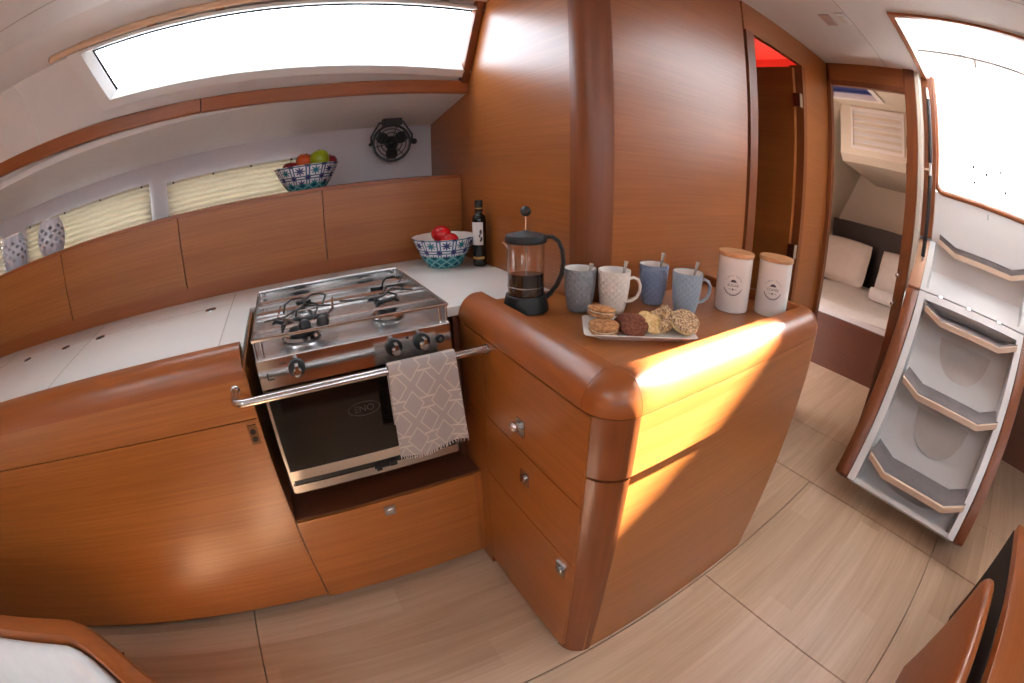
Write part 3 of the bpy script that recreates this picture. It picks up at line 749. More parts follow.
# oven door
od = fin(MB().box(SX0, SX1, SY0+.002, SY0+.026, .512, .818, .003), 'oven_door', 'brushed', st)
fin(MB().box(SX0+.008, SX1-.008, SY0-.001, SY0+.004, .585, .80, .002), 'oven_glass', 'glassdark', od)
fin(MB().box(SX0+.006, SX1-.006, SY0-.002, SY0+.004, .553, .583, .001), 'lower_trim', M['steel'], od)
fin(MB().box(SX0+.01, SX1-.01, SY0-.0015, SY0+.003, .539, .551), 'door_gap', 'black', od)
fin(MB().box(SX0+.004, SX1-.004, SY0-.004, SY0+.004, .512, .537, .002), 'bottom_rail', 'brushed', od)
fin(MB().box(.12, .18, SY0-.007, SY0-.003, .530, .541, .001).box(.125, .14, SY0-.010, SY0-.004, .524, .536).box(.165, .185, SY0-.010, SY0-.004, .53, .545), 'door_catch', 'black', od)
vs, fs = text_geo('ENO', .026)
lg = MB().verts_faces([(.125+v[0], SY0-.0016, .72+v[1]) for v in vs], fs)
lg.tube([(.125+.042*math.cos(2*PI*i/32), SY0-.0012, .72+.019*math.sin(2*PI*i/32)) for i in range(32)], .0011, 6, True)
fin(lg, 'door_emblem', plain('faint_emblem', (66, 56, 50), .4), od)

# hand rail in front of the stove
hr = []
R_ = .93
hr = [(-.188, FY+.003, .838), (-.188, .975, .838)]+[(-.188+.03*(1-math.cos(a)), .96-.03*math.sin(a), .838) for a in [PI/2*i/8 for i in range(9)]]+[(.442, .93, .840)]
o = thing('safety_rail', 'polished steel safety bar across the front of the stove', 'rail', (.13, .93, .83))
fin(MB().tube(hr, .0095, 16), 'tube', 'steel', o)
fin(MB().lathe([(.0125, FY+.001), (.0125, FY-.002), (.010, FY-.003)], (-.188, 0, .838), 20, 'y'), 'flange', 'steel', o)
fin(MB().lathe([(.0125, .4415), (.0125, .4395), (.010, .4385)], (0, .93, .840), 20, 'x'), 'flange', 'steel', o)

# towel over the rail
def tw(u, v):
    # u across, v: 0 back hem -> over the bar -> front hem
    L = .236; B = .16; s = v*(L+B+.035)
    x = .186+.166*u
    if s < B: y, z = .9445+.002*math.sin(u*7), .845-(B-s)
    elif s < B+.035:
        a = PI*(s-B)/.035; y, z = .93+.0145*math.cos(a), .845+.0135*math.sin(a)
    else:
        t = s-B-.035; y, z = .9155-.008*(t/L)+.004*math.sin(u*9+1.2)*(t/L), .845-t
        x += (t/L)*(-.004+.004*u) + (.010*max(0, u-.8)/.2)*(t/L)
        y += -.012*max(0, u-.86)/.14*(t/L)
        z += (.018*(max(0, u-.72)/.28))*(t/L)**3*-1*(-.6) - .004*math.sin(u*5)*(t/L)
    return (x, y, z)
o = fin(MB().grid(tw, 34, 60, .0022), 'dish_towel', 'towel', origin=(.27, .93, .60), angle=60)
tag(o, 'grey patterned dish towel draped over the steel bar before the oven', 'towel')
fr = MB()
for i in range(30):
    u = .01+.98*i/29; p = tw(u, 1.0)
    fr.tube([(p[0], p[1], p[2]+.001), (p[0]+random.uniform(-.003, .003), p[1]-.001, p[2]-.006-random.uniform(0, .004))], .0013, 5)
fin(fr, 'fringe', plain('towel_thread', (190, 176, 168), .95), o)

# ------------------------------------------------------------------ things on the tops
# cafetiere
cf = thing('cafetiere', 'glass and black plastic french press half full of coffee', 'coffee maker', (.590, .992, CZ))
mb = MB().lathe([(.052, 0), (.061, .002), (.061, .012), (.057, .030), (.0535, .044), (.050, .046), (.049, .020), (.02, .018)], seg=44)
fin(mb, 'base', 'matte_black', cf, local=True)
gl = [(.001, .022), (.046, .022), (.0483, .026), (.0483, .181), (.0495, .185), (.049, .1855), (.0465, .182), (.0465, .028), (.001, .025)]
fin(MB().lathe(gl, seg=48), 'beaker', 'clearglass', cf, local=True)
fin(MB().lathe([(.001, .0255), (.0463, .0285), (.0463, .104), (.001, .104)], seg=44), 'coffee', 'coffee', cf, local=True)
u_ = Vector((.874, -.486, 0))
fin(MB().lathe([(.0486, .0665), (.0492, .067), (.0492, .0695), (.0486, .070)], seg=44, caps=False), 'filter_ring', 'brushed', cf, local=True)
fin(MB().loft([[tuple(-u_*(.042+r)+Vector((-u_.y, u_.x, 0))*(w_*s)+Vector((0, 0, z))) for s in (-1, -.5, 0, .5, 1)] for r, w_, z in ((.005, .014, .166), (.010, .012, .176), (.019, .006, .184))], closed=False, caps=False), 'spout', 'clearglass', cf, local=True)
fin(MB().lathe([(.048, .182), (.054, .185), (.055, .195), (.051, .203), (.030, .208), (.012, .211), (.007, .214)], seg=44), 'lid', 'matte_black', cf, local=True)
pl = fin(MB().lathe([(.0025, .09), (.0025, .256)], seg=12), 'plunger_rod', 'steel', cf, local=True)
fin(MB().ball((0, 0, .264), .014, 22), 'plunger_knob', 'black', cf, local=True)
hp = [(.052, .197), (.068, .197), (.084, .186), (.094, .163), (.098, .130), (.094, .098), (.082, .068), (.066, .046), (.054, .034)]
mb = MB()
rings = []
for i, (d, z) in enumerate(hp):
    a = hp[max(i-1, 0)]; b = hp[min(i+1, len(hp)-1)]; tx, tz = b[0]-a[0], b[1]-a[1]; L = math.hypot(tx, tz); nx, nz = -tz/L, tx/L
    c = u_*d+Vector((0, 0, z)); sv = Vector((-u_.y, u_.x, 0)); nv = u_*nx+Vector((0, 0, nz))
    rings.append([tuple(c+sv*.011*math.cos(t)+nv*.0062*math.sin(t)) for t in [2*PI*k/12 for k in range(12)]])
fin(mb.loft(rings), 'handle', 'black', cf, local=True)

# mugs
def mug(loc, mat, label, handle_ang, spoon=None):
    o = thing('mug', label, 'mug', loc, 0, 'quilted mugs on the peninsula')
    out = [(.026, 0), (.030, .001), (.0325, .006), (.038, .035), (.0415, .070), (.0435, .110), (.0430, .1165), (.0418, .1165), (.0405, .110), (.0385, .070), (.035, .035), (.028, .008), (.002, .0065)]
    fin(MB().lathe(out[:7]+out[7:], seg=56), 'cup', mat, o, local=True, angle=50)
    fin(MB().lathe([(.0409, .1155), (.0401, .110), (.0381, .070), (.0346, .035), (.0276, .0084), (.002, .0069)], seg=40, caps=False), 'inside', 'ceramic_white', o, local=True)
    d = Vector((math.cos(handle_ang), math.sin(handle_ang), 0)); sv = Vector((-d.y, d.x, 0))
    hp = [(.040, .092), (.053, .096), (.066, .090), (.073, .076), (.073, .058), (.066, .042), (.052, .032), (.038, .030)]
    rings = []
    for i, (a_, z) in enumerate(hp):
        a = hp[max(i-1, 0)]; b = hp[min(i+1, len(hp)-1)]; tx, tz = b[0]-a[0], b[1]-a[1]; L = math.hypot(tx, tz); nx, nz = -tz/L, tx/L
        c = d*a_+Vector((0, 0, z)); nv = d*nx+Vector((0, 0, nz))
        rings.append([tuple(c+sv*.0065*math.cos(t)+nv*.0042*math.sin(t)) for t in [2*PI*k/12 for k in range(12)]])
    m2 = bpy.data.materials.get('smooth_'+mat)
    fin(MB().loft(rings), 'handle', {'mug_grey': HG, 'mug_white': HW, 'mug_blue': HB, 'mug_light': HL}[mat], o, local=True)
    return o
HG, HW, HB, HL = plain('smooth_grey', (140, 142, 146), .3), plain('smooth_offwhite', (236, 224, 212), .3), plain('smooth_slate', (128, 140, 166), .3), plain('smooth_lightblue', (156, 174, 190), .3)
ra = math.atan2(-.486, .874)
mugs = [((.712, .918, CZ), 'mug_grey', 'grey quilted mug beside the cafetiere, spoon handle just showing', .93),
        ((.781, .859, CZ), 'mug_white', 'off-white quilted mug with its handle to the right, behind the biscuit plate', ra),
        ((.942, .866, CZ), 'mug_blue', 'slate blue quilted mug, second from the right, with an upright spoon', .75),
        ((.965, .757, CZ), 'mug_light', 'light blue quilted mug with handle to the right, beside the white canisters', ra)]
for a in mugs: mug(*a)
def spoon(mugloc, off, lean, label, L=.137):
    base = Vector(mugloc)+Vector((off[0], off[1], .012))
    d = Vector((lean[0], lean[1], 1)).normalized(); side = d.cross(Vector((.874, -.486, 0))).normalized(); s2 = d.cross(side)
    o = thing('teaspoon', label, 'spoon', tuple(base), 0, 'teaspoons in the mugs')
    rings = []
    for k in range(9):
        t = k/8*.035; w_ = .0095*math.sin(PI*(.12+.8*k/8))
        c = d*t
        rings.append([tuple(c+s2*w_*math.cos(q)+side*.0016*math.sin(q)) for q in [2*PI*j/10 for j in range(10)]])
    fin(MB().loft(rings), 'spoon_bowl', 'steel', o, local=True)
    rings = []
    for k in range(9):
        t = .032+(L-.032)*k/8; w_ = .0022+.0042*max(0, (k-4)/4)
        rings.append([tuple(d*t+s2*w_*math.cos(q)+side*.001*math.sin(q)) for q in [2*PI*j/8 for j in range(8)]])
    fin(MB().loft(rings), 'spoon_handle', 'steel', o, local=True)
spoon(mugs[0][0], (.006, 0.0), (.22, -.08), 'teaspoon in the grey mug with only its tip above the rim', .118)
spoon(mugs[1][0], (.004, -.006), (.20, -.05), 'steel teaspoon standing in the off-white mug', .130)
spoon(mugs[2][0], (.006, .0), (.16, -.06), 'steel teaspoon standing in the slate blue mug', .138)
spoon(mugs[3][0], (.004, .004), (.20, -.10), 'dark looking teaspoon standing in the light blue mug', .134)

# canisters
def canister(loc, word, label):
    o = thing('canister', label, 'canister', loc, 0, 'white canisters on the peninsula')
    R0 = .053
    fin(MB().lathe([(.050, 0), (.0525, .002), (R0, .006), (R0, .160), (.051, .162), (.050, .160), (.050, .01), (.001, .009)], seg=60), 'body', 'ceramic_white', o, local=True)
    fin(MB().lathe([(.050, .1615), (.0545, .1622), (.0555, .165), (.0555, .172), (.054, .1745), (.002, .1755)], seg=56), 'lid', 'cork', o, local=True)
    # printed badge facing the camera, wrapped on the cylinder
    va = math.atan2(-loc[1], -loc[0])
    mb = MB(); cz = .084
    def wrap(x, y):
        x *= 1.3; y *= 1.3; a = va+x/R0; return ((R0+.0005)*math.cos(a), (R0+.0005)*math.sin(a), cz+y)
    def put(s, size, cx=0, cy=0, rot=0):
        vs, fs = text_geo(s, size); c, sn = math.cos(rot), math.sin(rot)
        mb.verts_faces([wrap(cx+v[0]*c-v[1]*sn, cy+v[0]*sn+v[1]*c) for v in vs], fs)
    put(word, .0085, 0, -.001)
    top = 'FINEST TASTE'
    n = len(top)
    for i, ch in enumerate(top):
        if ch == ' ': continue
        a = math.radians(58-116*i/(n-1)); put(ch, .0048, -.0215*math.sin(a), .0215*math.cos(a)-.001, a)
    def ribbon(pts, w_):
        for p, q in zip(pts, pts[1:]):
            dx, dy = q[0]-p[0], q[1]-p[1]; L = math.hypot(dx, dy) or 1; nx, ny = -dy/L*w_, dx/L*w_
            mb.verts_faces([wrap(p[0]+nx, p[1]+ny), wrap(q[0]+nx, q[1]+ny), wrap(q[0]-nx, q[1]-ny), wrap(p[0]-nx, p[1]-ny)], [(0, 1, 2, 3)])
    ribbon([(.022*math.sin(a), .022*math.cos(a)-.001) for a in [math.radians(108+144*i/24) for i in range(25)]], .0009)
    ribbon([(.0195*math.sin(a), .0195*math.cos(a)-.001) for a in [math.radians(125+110*i/24) for i in range(25)]], .0003)
    # small cloche-like motif
    for k in range(7):
        a = PI*k/7; b = PI*(k+1)/7
        mb.verts_faces([wrap(0, .006), wrap(.007*math.cos(a), .006+.0065*math.sin(a)), wrap(.007*math.cos(b), .006+.0065*math.sin(b))], [(0, 1, 2)])
    ribbon([(-.0095, .0055), (.0095, .0055)], .0005)
    mb.verts_faces([wrap(.0022*math.cos(a), -.0095+.0022*math.sin(a)) for a in [2*PI*i/10 for i in range(10)]], [tuple(range(10))])
    ribbon([(-.009, -.0095), (-.004, -.0095)], .0005); ribbon([(.004, -.0095), (.009, -.0095)], .0005)
    fin(mb, 'badge', 'print', o, local=True)
    return o
canister((1.134, .709, CZ), 'SUGAR', 'left white canister with wooden lid and round grey badge')
canister((1.229, .618, CZ), 'COFFEE', 'right white canister with wooden lid, nearest the raised rim corner')

# plate and biscuits
pl_c = Vector((.726, .702, CZ)); pa = math.atan2(-.145, .205)
pt_ = thing('serving_plate', 'long white rectangular plate of biscuits in front of the mugs', 'plate', tuple(pl_c), pa)
def rr_(w, h, r, z, n=5):
    out = []
    for sx, sy, a0 in ((1, 1, 0), (-1, 1, 90), (-1, -1, 180), (1, -1, 270)):
        for i in range(n+1):
            a = math.radians(a0+90*i/n); out.append((sx*(w/2-r)+r*math.cos(a), sy*(h/2-r)+r*math.sin(a), z))
    return out
fin(MB().loft([rr_(.20, .085, .01, .0), rr_(.205, .09, .01, .003), rr_(.262, .135, .012, .017), rr_(.266, .139, .012, .019), rr_(.258, .131, .01, .0195), rr_(.205, .09, .008, .0065), rr_(.02, .01, .004, .006)]), 'dish', 'ceramic_white', pt_, local=True)
ux, uy = Vector((math.cos(pa), math.sin(pa), 0)), Vector((-math.sin(pa), math.cos(pa), 0))
def biscuit(kind, a, b, z, rot, label, name='biscuit'):
    o = thing(name, label, 'biscuit', tuple(pl_c+ux*a+uy*b+Vector((0, 0, z))), 0, 'biscuits on the white plate')
    o.rotation_euler = rot
    return o
def disc(o, r, h, z, mat, name, seg=30, wob=.03, sx=1.0):
    rings = []
    for rr2, zz in ((.6, 0), (.92, .05), (1, .35), (.98, .7), (.8, .95), (.35, 1.05)):
        rings.append([(sx*r*rr2*(1+wob*math.sin(5*t+zz)+random.uniform(-wob, wob)*.5)*math.cos(t), r*rr2*(1+random.uniform(-wob, wob)*.5)*math.sin(t), z+h*zz) for t in [2*PI*i/seg for i in range(seg)]])
    return fin(MB().loft(rings), name, mat, o, local=True, angle=80)
def sandwich(a, b, z, rot, r, label, m='cookie_brown'):
    o = biscuit('s', a, b, z, rot, label)
    disc(o, r, .009, 0, m, 'lower_biscuit'); disc(o, r*.93, .004, .009, 'cream_fill', 'filling'); disc(o, r, .009, .0125, m, 'upper_biscuit')
sandwich(-.088, .038, .030, (-.10, .10, pa), .034, 'brown sandwich biscuit at the upper left of the plate, leaning on the rim', 'cookie_brown')
sandwich(-.085, -.018, .010, (.12, .0, pa), .036, 'golden sandwich biscuit lying lowest at the left end of the plate')
o = biscuit('d', -.028, .018, .016, (.55, -.25, pa-.5), 'dark cocoa biscuit, uppermost of the two left of the plate centre'); disc(o, .030, .014, 0, 'cookie_dark', 'crumb', sx=1.1)
o = biscuit('d', -.014, -.014, .022, (.75, .15, pa-.2), 'dark cocoa biscuit lying in front of its darker twin'); disc(o, .031, .016, 0, 'cookie_dark', 'crumb', sx=1.1)
def swirl(o):
    disc(o, .026, .010, 0, 'cookie_pale', 'crumb', sx=1.25)
    fin(MB().tube([(.003*k/6*math.cos(k*.6)*1.5-.004+.0011*k*math.cos(k*.62), .0011*k*math.sin(k*.62), .0115) for k in range(2, 17)], .0022, 8), 'piped_swirl', 'cookie_pale', o, local=True)
o = biscuit('p', .022, .030, .022, (.7, -.1, pa+.9), 'pale butter biscuit standing at the back of the plate centre'); swirl(o)
o = biscuit('p', .034, .002, .024, (.85, .1, pa+.5), 'pale butter biscuit leaning forward at the plate centre'); swirl(o)
def stick(a, b, z, rot, label):
    o = biscuit('n', a, b, z, rot, label, 'nut_biscuit')
    fin(MB().lathe([(.004, -.030), (.012, -.027), (.0155, -.012), (.0155, .012), (.012, .027), (.004, .030)], (0, 0, 0), 18, 'x'), 'crumb', 'cookie_nut', o, local=True, angle=80)
    nb = MB()
    for i in range(26):
        t = random.uniform(0, 2*PI); x = random.uniform(-.025, .025)
        nb.ball((x, .015*math.cos(t), .015*math.sin(t)), (.0035, .0024, .0024), 8)
    fin(nb, 'nut_crust', 'cookie_pale', o, local=True)['kind'] = 'stuff'
stick(.058, .034, .040, (0, -.7, pa-.7), 'nut crusted biscuit finger, the upper one standing at the back')
stick(.072, .004, .030, (0, -.75, pa+.5), 'nut crusted biscuit finger leaning left against the round biscuit')
o = biscuit('r', .100, .030, .020, (-.1, .2, pa), 'brown biscuit half hidden behind the round seeded one'); disc(o, .032, .012, 0, 'cookie_brown', 'crumb')
o = biscuit('r', .112, -.006, .036, (.50, .15, pa), 'large round seeded biscuit at the right end of the plate')
disc(o, .037, .007, -.006, 'cookie_pale', 'lower_crumb'); disc(o, .037, .010, .001, 'cookie_nut', 'seeded_top')

# bowls
def bowl(loc, r1, r0, h, label, rz=0, mat='bowl'):
    o = thing('fruit_bowl', label, 'bowl', loc, rz, 'patterned bowls')
    s = h/.122
    out = [(r0*.9, 0), (r0*.98, .002*s), (r0, .006*s), (r0+(r1-r0)*.36, .036*s), (r0+(r1-r0)*.74, .082*s), (r1, .119*s), (r1+.002, .1215*s), (r1-.001, .122*s)]
    inn = [(r1-.003, .1205*s), (r0+(r1-r0)*.72-.004, .082*s), (r0+(r1-r0)*.33-.004, .036*s), (r0*.9, .010*s), (.002, .007*s)]
    b = fin(MB().lathe(out+inn[:1], seg=64, caps=False), 'shell', mat, o, local=True)
    fin(MB().lathe([(r1-.001, .122*s)]+inn, seg=48, caps=False), 'inside', 'ceramic_white', o, local=True)
    fin(MB().lathe([(r0*.2, .0005), (r0*.93, .0005), (r0*.93, .002)], seg=40), 'foot', 'ceramic_white', o, local=True)
    return o
BL_ = bowl((.604, 1.638, CZ), .122, .068, .118, 'blue and teal star patterned bowl with red tomatoes on the worktop')
b2 = bowl((.112, 1.945, 1.2515), .139, .086, .100, 'blue and teal star patterned bowl piled with apples on the wall lockers', 0, 'bowl2')
def tomato(loc, r, label):
    o = thing('tomato', label, 'tomato', loc, 0, 'tomatoes in the worktop bowl')
    mb = MB(); rings = []
    for i in range(1, 14):
        a = PI*i/14
        rings.append([((r*math.sin(a)*(1+.05*math.cos(5*t)*math.sin(a)))*math.cos(t), (r*math.sin(a)*(1+.05*math.cos(5*t)*math.sin(a)))*math.sin(t), -r*.86*math.cos(a)) for t in [2*PI*k/30 for k in range(30)]])
    fin(mb.loft(rings), 'flesh', 'tomato', o, local=True, angle=70)
tomato((.590, 1.625, CZ+.128), .038, 'topmost red tomato in the worktop bowl')
tomato((.614, 1.600, CZ+.102), .036, 'front red tomato nearest the bowl rim')
tomato((.60, 1.67, CZ+.070), .038, 'red tomato lying deep in the worktop bowl')
def fruit(loc, r, mat, label, name='apple', lean=0):
    o = thing(name, label, 'fruit', loc, 0, 'fruit in the upper bowl'); o.rotation_euler = (lean, lean*.6, 0)
    prof = [(.05, -.80), (.35, -.90), (.7, -.76), (.95, -.30), (1.0, .12), (.88, .55), (.6, .82), (.3, .86), (.06, .70)]
    fin(MB().lathe([(a*r, b*r) for a, b in prof], seg=28), 'flesh', mat, o, local=True, angle=80)
    fin(MB().tube([(0, 0, r*.68), (r*.08, 0, r*1.05)], .0016, 6), 'stem', 'dark_wood', o, local=True)
zb2 = 1.2515
fruit((.045, 1.93, zb2+.088), .038, 'apple_red', 'dark red apple at the left of the upper bowl')
fruit((.108, 1.95, zb2+.115), .040, 'apple_orange', 'orange peach left of the green apple', 'peach', .3)
fruit((.170, 1.91, zb2+.118), .042, 'apple_green', 'bright green apple on top of the pile in the upper bowl', 'apple', -.2)
fruit((.213, 1.96, zb2+.100), .038, 'apple_red', 'dark red apple at the right of the upper bowl', 'apple', .2)
fruit((.128, 1.875, zb2+.078), .032, 'apple_pale', 'pale yellow fruit below the green apple', 'pear')
fruit((.12, 2.0, zb2+.06), .036, 'apple_red', 'dark red apple hidden at the back of the upper bowl')

# oil bottle
ob = thing('oil_bottle', 'dark olive oil bottle with a white label beside the tomato bowl', 'bottle', (.716, 1.548, CZ))
fin(MB().lathe([(.020, 0), (.0255, .002), (.0265, .008), (.0265, .178), (.024, .192), (.0145, .202), (.0135, .212), (.0135, .225)], seg=36), 'glass_body', 'bottle', ob, local=True)
fin(MB().lathe([(.0150, .208), (.0152, .250), (.0145, .2535), (.002, .254)], seg=28), 'cap', 'matte_black', ob, local=True)
def labelpatch(r, a0, a1, z0, z1): return MB().grid(lambda u, v: (r*math.cos(a0+(a1-a0)*u), r*math.sin(a0+(a1-a0)*u), z0+(z1-z0)*v), 14, 1)
va = math.atan2(-1.548, -.716)
lb = fin(labelpatch(.0269, va-1.25, va+.55, .085, .172), 'front_label', 'label', ob, local=True)
mb = MB()
for (x, z, s) in ((.2, .135, .010), (.05, .12, .007), (.28, .108, .009), (.15, .102, .006)):
    mb.verts_faces([(.0273*math.cos(va+x+s/.0273*math.cos(t)*.5), .0273*math.sin(va+x+s/.0273*math.cos(t)*.5), z+s*math.sin(t)) for t in [2*PI*i/9 for i in range(9)]], [tuple(range(9))])
fin(mb, 'label_print', 'print', lb, local=True)
fin(labelpatch(.0269, va-1.2, va+.7, .030, .040), 'gold_band', 'gold', ob, local=True)
fin(labelpatch(.0155, va-1.2, va+1.2, .222, .226), 'neck_band', 'gold', ob, local=True)

# lattice lanterns on the lockers
def lantern(loc, label):
    o = thing('lattice_lantern', label, 'lantern', loc, 0, 'ceramic lattice lanterns')
    nu, nv = 9, 4
    def S(u, v):
        z = .146*v; r = .052+.026*math.sin(PI*min(1, max(0, .08+v*.9)))**.8
        a = 2*PI*u/nu; return Vector((r*math.cos(a), r*math.sin(a), z))
    mb = MB()
    for j in range(-1, nv*2):
        for i in range(nu):
            cu = i+(.5 if j % 2 else 0); cv = (j+1)/(nv*2)
            dv = 1/(nv*2)
            D = [(cu-.5, cv), (cu, cv-dv), (cu+.5, cv), (cu, cv+dv)]
            if cv-dv < -1e-6 or cv+dv > 1+1e-6:
                D = [(p, min(1, max(0, q))) for p, q in D]
            k = .56 if (i+j) % 3 else .74
            ins = [(cu+(p-cu)*(1-k)*1.0, cv+(q-cv)*(1-k)) for p, q in D] if 0 < j < nv*2-2 else None
            if ins:
                ins = [(cu+(p-cu)*.52, cv+(q-cv)*.52) for p, q in D]
                pts = [tuple(S(*p)) for p in D]+[tuple(S(*p)) for p in ins]
                mb.poly(pts, [(a, (a+1) % 4, 4+(a+1) % 4, 4+a) for a in range(4)])
            else:
                pts = [tuple(S(*p)) for p in D]
                mb.poly(pts, [(0, 1, 2, 3)])
    bmesh.ops.remove_doubles(mb.bm, verts=mb.bm.verts, dist=.0004)
    bmesh.ops.dissolve_degenerate(mb.bm, edges=mb.bm.edges, dist=.0001)
    bmesh.ops.recalc_face_normals(mb.bm, faces=mb.bm.faces)
    fs = mb.bm.faces[:]; bmesh.ops.solidify(mb.bm, geom=fs, thickness=.004)
    fin(mb, 'lattice_shell', plain('lantern_glaze', (214, 214, 226), .35), o, local=True, angle=60)
    fin(MB().lathe([(.052, .142), (.055, .144), (.055, .150), (.052, .152), (.048, .150), (.048, .143)], seg=36, caps=False), 'rim', 'ceramic_white', o, local=True)
    fin(MB().lathe([(.001, 0), (.055, 0), (.057, .004), (.055, .008), (.001, .007)], seg=36, caps=False), 'foot', 'ceramic_white', o, local=True)
    return o
lantern((-1.165, 1.92, 1.2515), 'white ceramic lattice lantern in front of the second hull window blind')
lantern((-1.43, 1.92, 1.2515), 'white ceramic lattice lantern nearest the left picture edge')

# fan
fn = thing('cabin_fan', 'small black round fan hanging under the overhead shelf by the bulkhead', 'fan', (.525, 2.05, 1.525))
FC = Vector((.515, 2.04, 1.42)); fv = Vector((-.26, -.955, -.05)).normalized(); fu = Vector((0, 0, 1)).cross(fv).normalized(); fw = fv.cross(fu)
def FP(a, b, c=0): return tuple(FC+fu*a+fw*b+fv*c)
def ring(r, c, w_=.0035, n=40): return [FP(r*math.cos(2*PI*i/n), r*math.sin(2*PI*i/n), c) for i in range(n)]
mb = MB().tube(ring(.084, 0), .006, 10, True).tube(ring(.084, -.03), .004, 8, True)
cg = fin(mb, 'cage_ring', 'black', fn)
mb = MB()
for r, c in ((.066, .012), (.048, .018), (.030, .022)): mb.tube(ring(r, c), .0022, 6, True)
for k in range(6):
    a = 2*PI*k/6+.2; mb.tube([FP(.084*math.cos(a), .084*math.sin(a), 0), FP(.05*math.cos(a), .05*math.sin(a), .018), FP(.015*math.cos(a), .015*math.sin(a), .024)], .0022, 6)
fin(mb, 'cage_grille', 'black', cg)
hubm = MB().loft([[FP(r*math.cos(t), r*math.sin(t), c) for t in [2*PI*i/24 for i in range(24)]] for r, c in ((.028, -.035), (.030, -.01), (.026, .0), (.006, .026))])
fin(hubm, 'motor_hub', 'matte_black', fn)
for k in range(3):
    a = 2*PI*k/3+.5
    rings = []
    for i in range(6):
        r = .02+.056*i/5; w_ = .018+.012*math.sin(PI*i/5); tw_ = .5-.2*i/5
        ca, sa = math.cos(a), math.sin(a)
        rings.append([FP(r*ca-q*w_*sa*math.cos(tw_), r*sa+q*w_*ca*math.cos(tw_), -.012+q*w_*math.sin(tw_)+e) for q, e in ((-1, 0), (1, 0), (1, .0015), (-1, .0015))])
    fin(MB().loft(rings), 'blade', 'black', fn)
br = fin(MB().tube([FP(-.094, 0, -.012), FP(-.094, .035, -.012), FP(-.055, .098, -.012), FP(.055, .098, -.012), FP(.094, .035, -.012), FP(.094, 0, -.012)], .005, 10), 'bracket', 'black', fn)
fin(MB().ball(FP(.103, 0, -.012), .015, 14), 'pivot_knob', 'black', br)
fin(MB().ball(FP(-.098, 0, -.012), .009, 12), 'pivot_knob', 'black', br)
fin(MB().box(.48, .565, 2.03, 2.08, 1.505, 1.537, .006), 'mount', 'matte_black', br)

# ------------------------------------------------------------------ companionway ladder
KX = .675
def LXp(z): return 1.85+KX*(z-.1)
YC = -.064
ld = thing('companionway_steps', 'white moulded companionway steps with grey treads between wooden side boards', 'ladder', (2.2, YC, .12))
nx, nz = 1/math.hypot(1, KX), -KX/math.hypot(1, KX)     # inward normal (into the steps)
def slab(mb, y0, y1, z0, z1, d0, d1, r=0):
    """box lying in the sloping front plane: d = depth behind it"""
    P = lambda y, z, d: (LXp(z)+nx*d, y, z+nz*d)
    mb.hexa([P(y0, z0, d0), P(y1, z0, d0), P(y1, z0, d1), P(y0, z0, d1), P(y0, z1, d0), P(y1, z1, d0), P(y1, z1, d1), P(y0, z1, d1)], r)
    return mb
ZB, ZM, ZT = .128, .945, 1.19
YL, YR = .291, -.392
for y0, y1, sd in ((YL+.003, YL+.078, 'left'), (YR-.068, YR-.003, 'right')):
    fin(slab(MB(), y0, y1, ZB, ZM-.004, -.004, .17, .012), 'side_board', 'solid_z', ld)
fin(slab(MB(), YL+.003, YL+.078, ZM+.004, ZT, -.002, .12, .006), 'upper_side_board', plain('pale_side_board', (206, 160, 130), .35), ld)
fin(slab(MB(), YR-.068, YR-.003, ZM+.004, ZT, -.002, .12, .006), 'upper_side_board', 'solid_z', ld)
TZ = [.195, .513, .825, 1.145]
# moulded shell: side cheeks, and for each step a hollow with sloping back
def cheek(mb, y0, y1, z0, z1): slab(mb, y0, y1, z0, z1, -.002, .155)
sh = MB(); cheek(sh, YL-.040, YL, ZB, ZM-.003); cheek(sh, YR, YR+.040, ZB, ZM-.003)
slab(sh, YR, YL, ZB-.002, ZM-.003, .150, .165)
fin(sh, 'shell', 'white', ld)
up = MB(); cheek(up, YL-.035, YL, ZM+.003, ZT); cheek(up, YR, YR+.035, ZM+.003, ZT)
slab(up, YR, YL, ZM+.003, ZT, .115, .13); slab(up, YR+.035, YL-.035, ZM+.003, ZM+.02, -.001, .12)
fin(up, 'upper_shell', 'white', ld)
